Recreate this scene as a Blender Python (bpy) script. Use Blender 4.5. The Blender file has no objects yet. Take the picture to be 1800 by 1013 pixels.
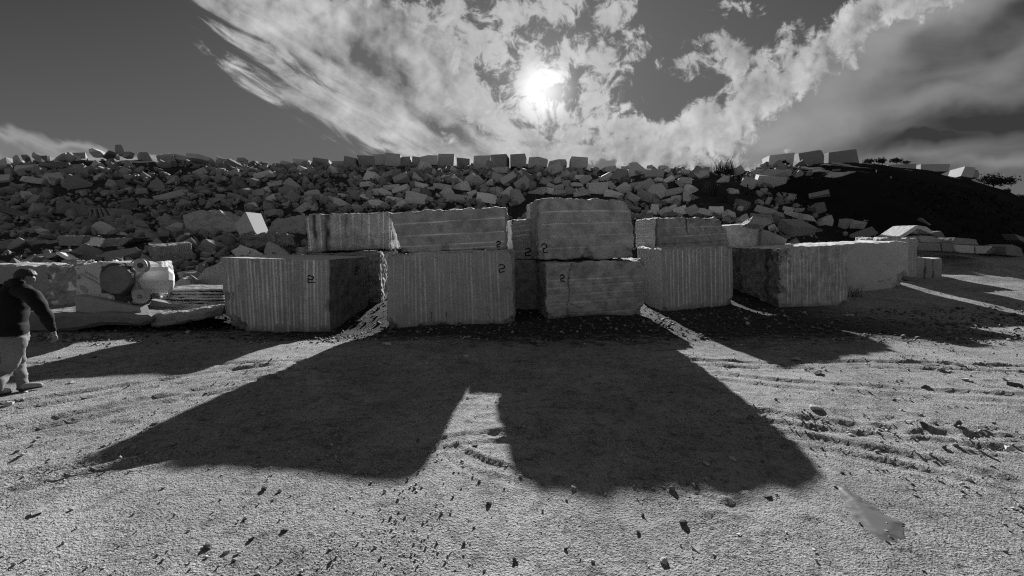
import bpy, bmesh, math, random
import numpy as np
from mathutils import Vector, Matrix, Euler
from math import radians as rad, sin, cos, tan, pi

random.seed(7); RNG = np.random.default_rng(11)
SC = bpy.context.scene
COL = SC.collection

# ---------------------------------------------------------------- camera
F = 720.0                       # focal length in photo pixels (photo 1800 x 1013)
EYE = 1.85                      # camera height
YH = 420.0                      # eye level in the photo
TH = math.atan((506.5 - YH) / F)

def ray(px, py):
    a = (px - 900.0) / F; b = (506.5 - py) / F
    return np.array([a, cos(TH) + b * sin(TH), b * cos(TH) - sin(TH)])

cam_data = bpy.data.cameras.new('camera')
cam_data.sensor_width = 36.0
cam_data.lens = F / 1800.0 * 36.0
cam_data.clip_start = 0.05; cam_data.clip_end = 5000.0
cam = bpy.data.objects.new('camera', cam_data); COL.objects.link(cam)
cam.location = (0, 0, EYE); cam.rotation_euler = (pi / 2 - TH, 0, 0)
SC.camera = cam

# ---------------------------------------------------------------- light
SUN_PX = (957, 160)
sd = ray(*SUN_PX); sd = sd / np.linalg.norm(sd)
SUN_EL = math.asin(sd[2]); SUN_AZ = math.atan2(sd[0], sd[1])     # azimuth from +Y towards +X
ld = bpy.data.lights.new('sun', 'SUN'); ld.energy = 5.0; ld.angle = rad(0.5); ld.color = (1.0, 1.0, 1.0)
lo = bpy.data.objects.new('sun', ld); COL.objects.link(lo)
lo.rotation_euler = Vector((-sd[0], -sd[1], -sd[2])).to_track_quat('-Z', 'Y').to_euler()

SC.view_settings.view_transform = 'Standard'; SC.view_settings.look = 'None'
SC.view_settings.exposure = 0.97; SC.view_settings.gamma = 1.0
SC.render.engine = 'CYCLES'
SC.cycles.use_denoising = False
SC.cycles.use_adaptive_sampling = False
SC.cycles.filter_width = 1.2
SC.cycles.sample_clamp_indirect = 4.0
SC.cycles.max_bounces = 6; SC.cycles.diffuse_bounces = 3; SC.cycles.glossy_bounces = 2
SC.cycles.transmission_bounces = 2; SC.cycles.volume_bounces = 0
SC.cycles.caustics_reflective = False; SC.cycles.caustics_refractive = False

class NT:
    """small helper to write node trees"""
    def __init__(s, tree): s.t = tree; s.n = tree.nodes; s.l = tree.links
    def put(s, sock, v):
        if v is None: return
        if hasattr(v, 'is_output'): s.l.new(v, sock)
        else:
            try: sock.default_value = v
            except Exception: sock.default_value = (v, v, v)
    def m(s, op, a, b=None, c=None, clamp=False):
        n = s.n.new('ShaderNodeMath'); n.operation = op; n.use_clamp = clamp
        s.put(n.inputs[0], a); s.put(n.inputs[1], b); s.put(n.inputs[2], c)
        return n.outputs[0]
    def v(s, op, a, b=None, c=None):
        n = s.n.new('ShaderNodeVectorMath'); n.operation = op
        s.put(n.inputs[0], a); s.put(n.inputs[1], b)
        if c is not None: s.put(n.inputs[2], c)
        return n.outputs['Value'] if op in ('LENGTH', 'DOT_PRODUCT', 'DISTANCE') else n.outputs[0]
    def xyz(s, x, y, z=0.0):
        n = s.n.new('ShaderNodeCombineXYZ'); s.put(n.inputs[0], x); s.put(n.inputs[1], y); s.put(n.inputs[2], z)
        return n.outputs[0]
    def sep(s, v):
        n = s.n.new('ShaderNodeSeparateXYZ'); s.put(n.inputs[0], v); return n.outputs
    def mapping(s, v, loc, rot, sc, typ='TEXTURE'):
        n = s.n.new('ShaderNodeMapping'); n.vector_type = typ; s.put(n.inputs[0], v)
        n.inputs['Location'].default_value = loc; n.inputs['Rotation'].default_value = rot; n.inputs['Scale'].default_value = sc
        return n.outputs[0]
    def noise(s, v, scale, detail=4, rough=0.55, dist=0.0, dim='3D'):
        n = s.n.new('ShaderNodeTexNoise'); n.noise_dimensions = dim
        if v is not None: s.put(n.inputs['Vector'], v)
        n.inputs['Scale'].default_value = scale; n.inputs['Detail'].default_value = detail
        n.inputs['Roughness'].default_value = rough; n.inputs['Distortion'].default_value = dist
        return n.outputs['Fac']
    def voro(s, v, scale, feature='F1', out='Distance', rnd=1.0):
        n = s.n.new('ShaderNodeTexVoronoi'); n.feature = feature
        if v is not None: s.put(n.inputs['Vector'], v)
        n.inputs['Scale'].default_value = scale; n.inputs['Randomness'].default_value = rnd
        return n.outputs[out]
    def ss(s, x, a, b, to0=0.0, to1=1.0):
        n = s.n.new('ShaderNodeMapRange'); n.interpolation_type = 'SMOOTHSTEP'
        s.put(n.inputs[0], x); s.put(n.inputs[1], a); s.put(n.inputs[2], b); s.put(n.inputs[3], to0); s.put(n.inputs[4], to1)
        return n.outputs[0]
    def lin(s, x, a, b, to0=0.0, to1=1.0):
        n = s.n.new('ShaderNodeMapRange'); s.put(n.inputs[0], x); s.put(n.inputs[1], a); s.put(n.inputs[2], b)
        s.put(n.inputs[3], to0); s.put(n.inputs[4], to1); return n.outputs[0]
    def mix(s, f, a, b):
        n = s.n.new('ShaderNodeMix'); n.data_type = 'FLOAT'
        s.put(n.inputs[0], f); s.put(n.inputs[2], a); s.put(n.inputs[3], b); return n.outputs[0]
    def grey(s, x):
        n = s.n.new('ShaderNodeCombineColor'); 
        for i in range(3): s.put(n.inputs[i], x)
        return n.outputs[0]

# ---------------------------------------------------------------- sky (black and white, broken cloud round the sun)
BACK = 0.98
def make_world():
    w = bpy.data.worlds.new('World'); SC.world = w; w.use_nodes = True
    t = NT(w.node_tree); t.n.clear()
    out = t.n.new('ShaderNodeOutputWorld'); bg = t.n.new('ShaderNodeBackground')
    t.l.new(bg.outputs[0], out.inputs[0]); bg.inputs[1].default_value = 0.087
    sky = t.n.new('ShaderNodeTexSky'); sky.sky_type = 'NISHITA'; sky.sun_disc = False
    sky.sun_elevation = SUN_EL; sky.sun_rotation = SUN_AZ
    sky.air_density = 1.0; sky.dust_density = 1.0; sky.ozone_density = 1.0; sky.altitude = 300
    sc = t.n.new('ShaderNodeSeparateColor'); t.l.new(sky.outputs[0], sc.inputs[0])
    red = sc.outputs[0]                                   # black and white film behind a red filter
    tc = t.n.new('ShaderNodeTexCoord'); d = tc.outputs['Generated']
    X, Y, Z = t.sep(d)
    Ys = t.m('MAXIMUM', Y, 0.12)
    p = t.xyz(t.m('DIVIDE', X, Ys), t.m('DIVIDE', Z, Ys), 0.0)          # where the direction meets a wall far to the north
    front = t.ss(Y, 0.05, 0.3)
    def uv(px, py):
        r = ray(px, py); return (r[0] / r[1], r[2] / r[1])
    su, sv = uv(*SUN_PX)
    # domain warp
    nw = t.n.new('ShaderNodeTexNoise'); nw.noise_dimensions = '2D'; t.put(nw.inputs['Vector'], p); nw.inputs['Scale'].default_value = 7.0
    nw.inputs['Detail'].default_value = 3.0
    wv = t.v('MULTIPLY_ADD', t.v('SUBTRACT', nw.outputs['Color'], (0.5, 0.5, 0.5)), (0.075, 0.075, 0.0), p)
    def field(vec, lst):
        cur = None
        for (cx, cy, rx, ry, ang, st) in lst:
            u, v_ = uv(cx, cy)
            q = t.mapping(vec, (u, v_, 0), (0, 0, rad(-ang)), (rx / F, ry / F, 1.0))
            l = t.m('MULTIPLY_ADD', t.v('LENGTH', q), -st, st)
            cur = l if cur is None else t.m('SMOOTH_MAX', cur, l, 0.15)
        return cur
    fan = [(410, 14, 130, 30, 28, .8), (520, 70, 190, 50, 32, 1), (630, 120, 170, 85, 38, 1), (735, 110, 110, 85, 45, 1),
           (640, 215, 230, 44, 26, .8), (760, 225, 190, 80, 28, 1.1), (700, 62, 80, 44, 5, 1), (600, 66, 80, 46, 20, 1),
           (870, 268, 190, 40, 6, 1.0), (540, 185, 100, 20, 22, .6), (800, 165, 70, 70, 45, .8)]
    rim = [(1610, -5, 150, 50, -22, 1.1), (1490, 62, 130, 46, -38, 1), (1410, 125, 90, 46, -35, 1), (1325, 185, 95, 48, -30, 1),
           (1250, 235, 110, 52, -15, 1.1), (1150, 268, 140, 34, 0, .9), (1010, 276, 120, 26, 0, .9), (1110, 222, 120, 26, 6, .8), (1020, 235, 70, 22, 10, .6), (1200, 282, 150, 30, 0, 1.0),
           (1300, 104, 50, 26, 10, .6), (1345, 150, 70, 40, -20, .7), (1240, 190, 46, 26, -20, .6)]
    bits = [(1055, 100, 58, 40, 0, .95), (1040, 168, 34, 62, 0, .95), (985, 95, 36, 36, 0, .9), (935, 102, 56, 52, 10, 1.0), (930, 145, 50, 50, 0, .8),
            (960, 190, 60, 40, 0, .8), (1220, 117, 54, 20, -5, .85), (1130, 85, 24, 26, -30, .7), (1066, 34, 74, 26, -30, .85),
            (1295, 6, 34, 20, 0, .7), (1372, 60, 26, 16, 0, .65), (1090, 160, 24, 16, 30, .6),
            (840, 80, 110, 80, 40, .70), (930, 14, 140, 44, 0, .8), (800, 20, 120, 44, 10, .78), (860, 160, 70, 100, 30, .7), (880, 210, 60, 40, 30, .7), (1010, 10, 60, 24, -20, .6)]
    soft = [(10, 258, 170, 40, 10, 1.1), (150, 276, 130, 22, 8, 1), (250, 284, 90, 12, 4, .9)]
    f_fan = field(wv, fan); f_rim = field(wv, rim); f_bit = field(wv, bits); f_soft = field(wv, soft)
    def billow(vec, sc, det=2.0, ro=.5):
        n = t.n.new('ShaderNodeTexVoronoi'); n.feature = 'SMOOTH_F1'; n.voronoi_dimensions = '2D'; t.put(n.inputs['Vector'], vec)
        n.inputs['Scale'].default_value = sc; n.inputs['Detail'].default_value = det; n.inputs['Roughness'].default_value = ro
        n.inputs['Smoothness'].default_value = .35; n.normalize = True
        return t.m('SUBTRACT', 1.0, n.outputs['Distance'])
    nw2 = t.n.new('ShaderNodeTexNoise'); nw2.noise_dimensions = '2D'; t.put(nw2.inputs['Vector'], p); nw2.inputs['Scale'].default_value = 22.0; nw2.inputs['Detail'].default_value = 4.0
    pw = t.v('MULTIPLY_ADD', t.v('SUBTRACT', nw2.outputs['Color'], (0.5, 0.5, 0.5)), (0.035, 0.035, 0.0), p)
    tosun = t.v('SUBTRACT', (su, sv, 0), p)
    pw2 = t.v('MULTIPLY_ADD', tosun, (0.035, 0.035, 0), pw)
    puff = billow(pw, 11.0); puff2 = billow(pw2, 11.0)
    fine = t.noise(p, 30.0, 8, 0.66, 0.3, dim='2D')
    stv = t.mapping(p, (0, 0, 0), (0, 0, rad(-30)), (1.0, 0.2, 1.0))
    streak = t.noise(stv, 6.5, 8, 0.64, 0.5, dim='2D')
    lace = t.noise(wv, 20.0, 9, 0.66, 0.25, dim='2D')
    px_, py_, pz_ = t.sep(p)
    up = t.ss(t.m('MULTIPLY_ADD', px_, 0.62, py_), 0.10, 0.26)      # the fan is puffy towards the upper right, combed into streaks at the lower left
    pf = t.m('SUBTRACT', puff, 0.62)
    fn = t.m('SUBTRACT', fine, 0.5)
    n_fan = t.mix(up, t.m('MULTIPLY', t.m('SUBTRACT', streak, .5), 1.7), t.m('MULTIPLY_ADD', pf, 1.4, t.m('MULTIPLY', fn, .7)))
    c_fan = t.m('ADD', n_fan, f_fan)
    c_rim = t.m('ADD', t.m('MULTIPLY_ADD', pf, 1.3, t.m('MULTIPLY', fn, 1.7)), f_rim)
    c_bit = t.m('ADD', t.m('MULTIPLY_ADD', pf, .9, t.m('MULTIPLY', t.m('SUBTRACT', lace, .5), 3.2)), f_bit)
    c_soft = t.m('MULTIPLY_ADD', t.m('SUBTRACT', streak, 0.5), 0.7, f_soft)
    a_fan = t.mix(up, t.ss(c_fan, -0.15, 0.42), t.ss(c_fan, -.02, .22)); a_rim = t.ss(c_rim, -.08, 0.42); a_bit = t.ss(c_bit, 0.12, 0.72); a_soft = t.ss(c_soft, 0.05, 0.6)
    # grey sheet of cloud on the right
    f_sheet = field(wv, [(1640, 60, 150, 110, -40, 1), (1520, 150, 150, 110, -38, 1), (1410, 235, 130, 80, -25, 1), (1780, 190, 470, 130, -14, 1.3), (1830, 70, 330, 120, -30, 1.2), (1480, 270, 330, 60, -6, 1.1)])
    a_sheet = t.ss(f_sheet, 0.0, 0.22)
    shv = t.mapping(p, (0, 0, 0), (0, 0, rad(10)), (1.0, 0.3, 1.0))
    sh = t.noise(shv, 3.2, 5, 0.5, 0.5, dim='2D')
    dark = field(wv, [(1700, 62, 170, 34, -18, 1), (1770, 205, 170, 34, -4, 1), (1640, 238, 150, 20, -3, .8), (1810, 20, 120, 40, -20, .8), (1540, 150, 150, 30, -15, .5)])
    lite = field(wv, [(1620, 170, 130, 26, -8, 1), (1740, 120, 160, 30, -12, .9), (1780, 285, 160, 16, 0, 1), (1560, 275, 170, 16, 0, .8), (1480, 215, 80, 40, -30, .6)])
    sh_l = t.m('ADD', t.m('MULTIPLY_ADD', t.ss(dark, -0.2, 0.9), -0.55, t.lin(sh, 0.3, 0.7, 0.52, 0.95)), t.m('MULTIPLY', t.ss(lite, -.1, .9), .38))
    soft_rim = t.ss(field(wv, [(1660, 20, 150, 90, -25, 1), (1550, 95, 150, 80, -38, 1), (1460, 165, 130, 80, -36, 1), (1380, 230, 120, 70, -30, 1)]), -.25, 1.0)
    sh_l = t.m('MAXIMUM', t.m('MULTIPLY_ADD', soft_rim, 1.05, sh_l), 0.25)
    rel = t.m('MULTIPLY', t.m('SUBTRACT', puff, puff2), 4.5)
    core = t.ss(field(wv, [(680, 135, 100, 36, 38, 1), (770, 215, 130, 20, 32, .9), (600, 105, 80, 18, 35, .6), (860, 236, 90, 14, 25, .7), (560, 95, 60, 12, 30, .5)]), -0.1, 0.9)
    near = t.m('EXPONENT', t.m('MULTIPLY', t.v('LENGTH', t.v('SUBTRACT', d, (sd[0], sd[1], sd[2]))), -3.2))
    shade = t.m('MULTIPLY', t.m('SUBTRACT', t.noise(wv, 5.5, 5, .6, dim='2D'), .5), 4.2)
    b_fan = t.m('ADD', t.m('MULTIPLY_ADD', rel, up, shade), t.m('ADD', t.m('MULTIPLY_ADD', core, -1.5, 2.35), t.m('ADD', t.m('MULTIPLY', t.m('SUBTRACT', streak, .5), t.m('MULTIPLY_ADD', up, -1.5, 2.35)), t.m('MULTIPLY', fn, 1.3))))
    b_rim = t.m('ADD', t.m('MULTIPLY_ADD', rel, .9, t.m('MULTIPLY', shade, .8)), t.m('MULTIPLY_ADD', fn, 2.6, t.m('MULTIPLY_ADD', t.ss(c_rim, .3, 1.3), -.4, 2.5)))
    b_soft = t.m('MULTIPLY_ADD', t.ss(c_soft, 0.3, 1.0), -1.0, 2.1)
    # aureole
    ang = t.v('LENGTH', t.v('SUBTRACT', d, (sd[0], sd[1], sd[2])))
    glow = t.m('ADD', t.m('MULTIPLY', t.m('EXPONENT', t.m('MULTIPLY', ang, -15.0)), 2.5), t.m('MULTIPLY', t.m('EXPONENT', t.m('MULTIPLY', ang, -6.5)), 0.55))
    blaze = t.m('MULTIPLY', t.ss(ang, 0.078, 0.0), 3.2)
    base = t.m('MULTIPLY', t.m('SUBTRACT', 1.0, t.m('EXPONENT', t.m('MULTIPLY', red, -0.55))), 0.86)
    base = t.m('ADD', t.m('MULTIPLY_ADD', py_, -0.45, base), t.m('MULTIPLY', glow, 0.6))
    L = t.m('MAXIMUM', base, .25)
    L = t.mix(a_soft, L, b_soft)
    L = t.mix(a_sheet, L, sh_l)
    L = t.mix(a_fan, L, t.m('MAXIMUM', b_fan, .7))
    L = t.mix(t.m('MULTIPLY', a_rim, t.m('SUBTRACT', 1.0, t.m('MULTIPLY', a_sheet, t.ss(c_rim, .75, .15)))), L, t.m('MAXIMUM', b_rim, .9))
    L = t.mix(a_bit, L, t.m('MULTIPLY_ADD', lace, 2.4, 1.15))
    L = t.m('ADD', L, t.m('MULTIPLY', t.m('MULTIPLY', glow, 1.0), t.m('MAXIMUM', a_bit, t.m('MAXIMUM', a_fan, a_rim))))
    L = t.m('ADD', L, blaze)
    back = t.m('MULTIPLY_ADD', t.noise(d, 3.0, 4, 0.6), BACK, t.m('MULTIPLY', red, 0.35))       # unseen thin cloud added over the rest of the sky as fill
    back = t.m('MULTIPLY', back, t.m('MULTIPLY_ADD', t.m('MAXIMUM', Z, 0.0), 0.75, 0.62))     # shaped brighter overhead than low down to lift contrast between faces
    L = t.mix(front, back, L)
    L = t.m('MAXIMUM', L, 0.0)
    t.l.new(t.grey(L), bg.inputs[0])
make_world()

# ---------------------------------------------------------------- numeric noise
def _hash(i, j, k):
    n = (i * 374761393 + j * 668265263 + k * 2147483647 + 1013904223) & 0xFFFFFFFF
    n = ((n ^ (n >> 13)) * 1274126177) & 0xFFFFFFFF
    n = ((n ^ (n >> 16)) * 2246822519) & 0xFFFFFFFF
    return ((n ^ (n >> 15)) & 0xFFFFFF) / float(0xFFFFFF) * 2.0 - 1.0
def vnoise(x, y, z=0.0):
    x, y, z = np.broadcast_arrays(np.asarray(x, float), np.asarray(y, float), np.asarray(z, float))
    xi = np.floor(x).astype(np.int64); yi = np.floor(y).astype(np.int64); zi = np.floor(z).astype(np.int64)
    fx, fy, fz = x - xi, y - yi, z - zi
    fx = fx * fx * (3 - 2 * fx); fy = fy * fy * (3 - 2 * fy); fz = fz * fz * (3 - 2 * fz)
    r = 0
    for a in (0, 1):
        for b in (0, 1):
            for c in (0, 1):
                wgt = (fx if a else 1 - fx) * (fy if b else 1 - fy) * (fz if c else 1 - fz)
                r = r + wgt * _hash(xi + a, yi + b, zi + c)
    return r
def fbm(x, y, z=0.0, octv=4, g=0.5):
    s, a, f = 0, 1.0, 1.0
    for o in range(octv):
        s = s + a * vnoise(np.asarray(x) * f + 17.3 * o, np.asarray(y) * f - 9.1 * o, np.asarray(z) * f + 3.7 * o); a *= g; f *= 2.03
    return s
def sstep(x, a, b):
    t = np.clip((np.asarray(x, float) - a) / (b - a), 0, 1); return t * t * (3 - 2 * t)

# ---------------------------------------------------------------- terrain shape
CREST_Y = 56.0
_cr = [(-300, 296), (0, 294), (100, 286), (200, 278), (285, 284), (400, 291), (520, 296), (640, 297), (900, 295), (1020, 296), (1100, 301), (1190, 308), (1240, 324), (1285, 312),
       (1340, 300), (1500, 291), (1600, 299), (1700, 319), (1760, 339), (1800, 354), (1900, 382), (2200, 400)]
def _crest(px, py):
    r = ray(px, py); k = CREST_Y / r[1]; return r[0] * k, EYE + r[2] * k
_cx = [_crest(*c)[0] for c in _cr]; _cz = [_crest(*c)[1] for c in _cr]
def terrain(x, y, fine=True):
    x = np.asarray(x, float); y = np.asarray(y, float)
    dip = sstep(x, 2.5, 5.0) * (1 - sstep(x, 12, 17))
    base = -0.04 * np.minimum(y, 11.0 + 4.5 * dip)
    base = np.where(y < -10, 0.4, base)
    far = sstep(x, 26, 34); xe = x * (1 - far) + far * (x * CREST_Y / np.clip(y, 24, CREST_Y))    # the right-hand hill falls away sideways
    zc = np.interp(xe, _cx, _cz)
    side = sstep(x, 8, 20)
    zt = 2.7 * (1 - side) + 1.0 * side
    yt = 32.0 - 4.0 * side
    y0 = 11.0 + 1.5 * side + 3.0 * dip
    q = np.clip((y - y0) / (yt - y0), 0, 1)
    rise = (zt + 0.44) * q ** (1.35 - 0.2 * side)
    t = np.clip((y - yt) / (CREST_Y - yt), 0, 1)
    up = (zc - zt) * (t + 0.10 * np.sin(pi * t) * (1 + side * 1.2))
    z = base + rise + up
    over = np.clip(y - (CREST_Y + 13), 0, None)
    fall = np.clip(over / 60.0, 0, 1)
    z = z * (1 - fall) + fall * -0.4
    lump = sstep(y, 13, 20) * (1 - fall)
    z = z + lump * 0.30 * fbm(x * 0.35, y * 0.35, 2.0, 3)
    z = z - 0.27 * np.exp(-(((x + 5.2) / 2.6) ** 2 + ((y - 10.5) / 1.4) ** 2))
    # gentle rolls of the yard
    z = z + 0.035 * fbm(x * 0.28 + 5, y * 0.28, 7.0, 2) * (1 - lump)
    if fine:
        near = 1 - sstep(y, 13, 17)
        z = z + near * 0.010 * fbm(x * 1.6, y * 1.6, 1.0, 3)
        rough = sstep(fbm(x * 0.35 - 3, y * 0.6, 5.0, 2), -0.25, 0.5)
        for (ux_, uy_, ur_) in PUD: near = near * (1 - .8 * np.exp(-(((x - ux_) / ur_) ** 2 + ((y - uy_) / ur_) ** 2) ** 2))
        z = z + near * rough * 0.009 * fbm(x * 6.0, y * 9.0, 3.0, 4, .6)
        z = z + near * rough * 0.022 * np.maximum(0, vnoise(x * 14, y * 18, 8.0) - 0.35)
        # wheel tracks
        for (ax, ay, bx, by, bow, wd, dp) in TRACKS:
            L = math.hypot(bx - ax, by - ay); ux, uy = (bx - ax) / L, (by - ay) / L
            s = (x - ax) * ux + (y - ay) * uy; c = -(x - ax) * uy + (y - ay) * ux
            tt = np.clip(s / L, 0, 1); c = c - bow * 4 * tt * (1 - tt) + 0.04 * np.sin(s * 1.3)
            env = sstep(s, -0.3, 0.5) * (1 - sstep(s, L - 0.5, L + 0.3))
            prof = -np.exp(-(c / wd) ** 4) + 0.8 * np.exp(-((np.abs(c) - wd * 1.5) / (wd * 0.45)) ** 2)
            z = z + env * dp * 0.58 * prof * (0.8 + 0.5 * vnoise(s * 5, c * 3, 4.0)) + env * dp * 0.22 * np.exp(-(c / (wd * 2)) ** 2) * fbm(s * 1.2, c * 30, 6.0, 3) + env * dp * 0.15 * np.exp(-(c / wd) ** 4) * np.sin(s * 24 + 9 * np.abs(c) / wd)
        # churned clods in the tracks on the right and left
        for (cx, cy, rx, ry, am) in CHURN:
            e = np.exp(-(((x - cx) / rx) ** 2 + ((y - cy) / ry) ** 2))
            z = z + e * am * 0.5 * np.maximum(-0.15, fbm(x * 8.0, y * 11.0, 12.0, 3))
    return z
TRACKS = []; CHURN = []; PUD = []
def ground_pt(px, py, fine=False):
    """where the line of sight through a photo pixel first meets the ground"""
    r = ray(px, py); y = np.arange(1.2, 120, 0.02); k = y / r[1]
    z = EYE + r[2] * k; h = terrain(r[0] * k, y, fine)
    hit = np.nonzero(z <= h)[0]
    i = hit[0] if len(hit) else len(y) - 1
    return np.array([r[0] * k[i], y[i], h[i]])
def at_depth(px, py, y):
    r = ray(px, py); return np.array([0, 0, EYE]) + r * (y / r[1])
def TH_(x, y): return float(terrain(x, y, True))

def _trk(a, b, bow, wd, dp):
    p, q = ground_pt(*a), ground_pt(*b); TRACKS.append((p[0], p[1], q[0], q[1], bow, wd, dp * 1.35))
_t = [((-150, 735), (640, 628), 0.3, .16, .032), ((-150, 790), (620, 650), 0.35, .16, .03), ((-100, 880), (640, 742), 0.3, .17, .026),
      ((330, 640), (1260, 628), 0.0, .14, .024), ((400, 668), (1300, 650), 0.12, .14, .022), ((1180, 632), (1950, 648), -.05, .15, .036),
      ((1240, 655), (1900, 705), -.1, .16, .024), ((1130, 690), (1950, 790), -.2, .18, .026), ((700, 790), (1100, 770), .3, .13, .02),
      ((760, 760), (930, 830), -.1, .12, .02), ((1300, 600), (1900, 590), 0, .14, .03), ((-100, 640), (400, 630), 0, .13, .028), ((1330, 760), (1900, 880), .2, .18, .024)]
_tr = [(a, b, c, d, e) for a, b, c, d, e in _t]
for (a_, b_, bow_, wd_, dp_) in _tr:
    _trk(a_, b_, bow_, wd_ * .6, dp_); _trk((a_[0], a_[1] + (a_[1] - 449) * .05), (b_[0], b_[1] + (b_[1] - 449) * .055), bow_, wd_ * .45, dp_ * .7)
for (px, py, rx, ry, am) in [(1700, 770, .9, .45, .05), (1620, 745, .6, .3, .035), (1640, 640, 1.6, .35, .045), (1760, 680, .9, .4, .05), (250, 740, 1.6, .4, .03),
                             (60, 820, .9, .3, .04), (330, 690, 1.2, .35, .03), (1230, 860, .5, .25, .03), (1330, 900, .5, .25, .03), (420, 780, 1.0, .3, .025), (1500, 600, 1.2, .3, .04)]:
    g_ = ground_pt(px, py); CHURN.append((g_[0], g_[1], rx, ry, am * 1.3))

for (px, py) in [(1500, 872), (1540, 908), (1568, 932)]:
    g_ = ground_pt(px, py); PUD.append((g_[0], g_[1], .16))

# ---------------------------------------------------------------- object helpers
def link(o, parent=None):
    COL.objects.link(o)
    if parent is not None: o.parent = parent
    return o
def tag(o, label=None, cat=None, group=None, kind=None):
    if label: o['label'] = label
    if cat: o['category'] = cat
    if group: o['group'] = group
    if kind: o['kind'] = kind
    return o
def empty(name, loc=(0, 0, 0), rot=(0, 0, 0)):
    o = bpy.data.objects.new(name, None); o.location = loc; o.rotation_euler = rot; o.empty_display_size = .2
    return link(o)
def mesh_obj(name, verts, faces, mat, parent=None, smooth=False, attrs=None):
    me = bpy.data.meshes.new(name)
    verts = np.asarray(verts, dtype=np.float32)
    if isinstance(faces, np.ndarray):
        n, k = faces.shape
        me.vertices.add(len(verts)); me.vertices.foreach_set('co', verts.ravel())
        me.loops.add(n * k); me.loops.foreach_set('vertex_index', faces.astype(np.int32).ravel())
        me.polygons.add(n); me.polygons.foreach_set('loop_start', np.arange(0, n * k, k, dtype=np.int32))
        me.update(calc_edges=True)
    else:
        me.from_pydata([tuple(map(float, v)) for v in verts], [], faces); me.update()
    if smooth: me.polygons.foreach_set('use_smooth', np.ones(len(me.polygons), dtype=bool))
    for nm, arr in (attrs or {}).items():
        a = me.attributes.new(nm, 'FLOAT', 'POINT'); a.data.foreach_set('value', np.asarray(arr, dtype=np.float32))
    if mat: me.materials.append(mat)
    o = bpy.data.objects.new(name, me)
    return link(o, parent)
def bm_obj(name, bm, mat, parent=None, smooth=False):
    me = bpy.data.meshes.new(name); bm.to_mesh(me); bm.free()
    if smooth: me.polygons.foreach_set('use_smooth', np.ones(len(me.polygons), dtype=bool))
    if mat: me.materials.append(mat)
    o = bpy.data.objects.new(name, me); return link(o, parent)
def origin_to(o, p):
    """put the object's origin at p (world), keeping its mesh where it is"""
    p = Vector(p); o.data.transform(Matrix.Translation(-p)); o.location = p
    return o

# ---------------------------------------------------------------- materials (all grey: the photograph is black and white)
def material(name, rough=0.9, spec=0.25):
    m = bpy.data.materials.new(name); m.use_nodes = True; t = NT(m.node_tree)
    b = t.n['Principled BSDF']; b.inputs['Roughness'].default_value = rough
    b.inputs['Specular IOR Level'].default_value = spec
    return m, t, b
def bump(t, b, h, strength, dist):
    n = t.n.new('ShaderNodeBump'); n.inputs['Strength'].default_value = strength; n.inputs['Distance'].default_value = dist
    t.put(n.inputs['Height'], h); t.l.new(n.outputs[0], b.inputs['Normal'])
def stone(name, tone, var=0.35, scale=1.0, attr=False, bstr=0.6, bdist=0.02, rough=0.9, rnd=0.25, spec=0.2):
    m, t, b = material(name, rough, spec)
    p = t.n.new('ShaderNodeTexCoord').outputs['Object']
    oi = t.n.new('ShaderNodeObjectInfo').outputs['Random']
    off = t.v('ADD', p, t.xyz(t.m('MULTIPLY', oi, 37.0), t.m('MULTIPLY', oi, 91.0), 0.0))
    big = t.noise(off, 1.1 * scale, 5, 0.6, 0.6); mid = t.noise(off, 7.0 * scale, 6, 0.65); fin = t.noise(off, 58.0 * scale, 5, 0.7)
    spk = t.ss(t.voro(off, 26 * scale), 0.0, 0.35)
    c = t.m('MULTIPLY_ADD', t.m('SUBTRACT', big, .5), var * 0.8, 1.0)
    c = t.m('MULTIPLY_ADD', t.m('SUBTRACT', mid, .5), var * 1.3, c)
    c = t.m('MULTIPLY_ADD', t.m('SUBTRACT', fin, .5), var * 3.0, c)
    c = t.m('MULTIPLY', c, t.lin(spk, 0, 1, 1 - var * .45, 1.0))
    c = t.m('MULTIPLY', c, t.lin(oi, 0, 1, 1 - rnd, 1 + rnd))
    if attr:
        a = t.n.new('ShaderNodeAttribute'); a.attribute_name = 'tone'; c = t.m('MULTIPLY', c, a.outputs['Fac'])
    c = t.m('MULTIPLY', c, tone, clamp=True)
    t.l.new(t.grey(c), b.inputs['Base Color'])
    h = t.m('ADD', t.m('MULTIPLY', mid, 1.0), t.m('ADD', t.m('MULTIPLY', fin, 0.35), t.m('MULTIPLY', spk, 0.12)))
    bump(t, b, h, bstr, bdist)
    return m
def plain(name, tone, rough=0.6, spec=0.4, var=0.12, scale=8.0, bstr=0.15, metal=0.0):
    m, t, b = material(name, rough, spec); b.inputs['Metallic'].default_value = metal
    p = t.n.new('ShaderNodeTexCoord').outputs['Object']
    n1 = t.noise(p, scale, 5, 0.65); n2 = t.noise(p, scale * .25, 3, 0.5, .5)
    c = t.m('MULTIPLY', tone, t.m('MULTIPLY_ADD', t.m('SUBTRACT', n1, .5), var * 2, t.m('MULTIPLY_ADD', t.m('SUBTRACT', n2, .5), var * 2, 1.0)))
    t.l.new(t.grey(c), b.inputs['Base Color'])
    bump(t, b, n1, bstr, 0.01)
    return m
M_block = stone('sawn stone', 0.41, 0.36, 1.0, attr=True, bstr=0.8, bdist=0.03, rnd=0.03)
M_smooth = stone('smooth sawn stone', 0.5, 0.16, 1.0, attr=True, bstr=0.3, bdist=0.008, rnd=0.02)
M_rub = stone('rubble stone', 0.40, 0.22, 0.7, bstr=0.4, bdist=0.025, rnd=0.42)
M_rubveil = stone('veil-lightened rubble stone', 0.54, 0.2, 0.7, bstr=0.35, bdist=0.02, rnd=0.36)  # the sun's veil over the centre rubble, put into a paler tone
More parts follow.
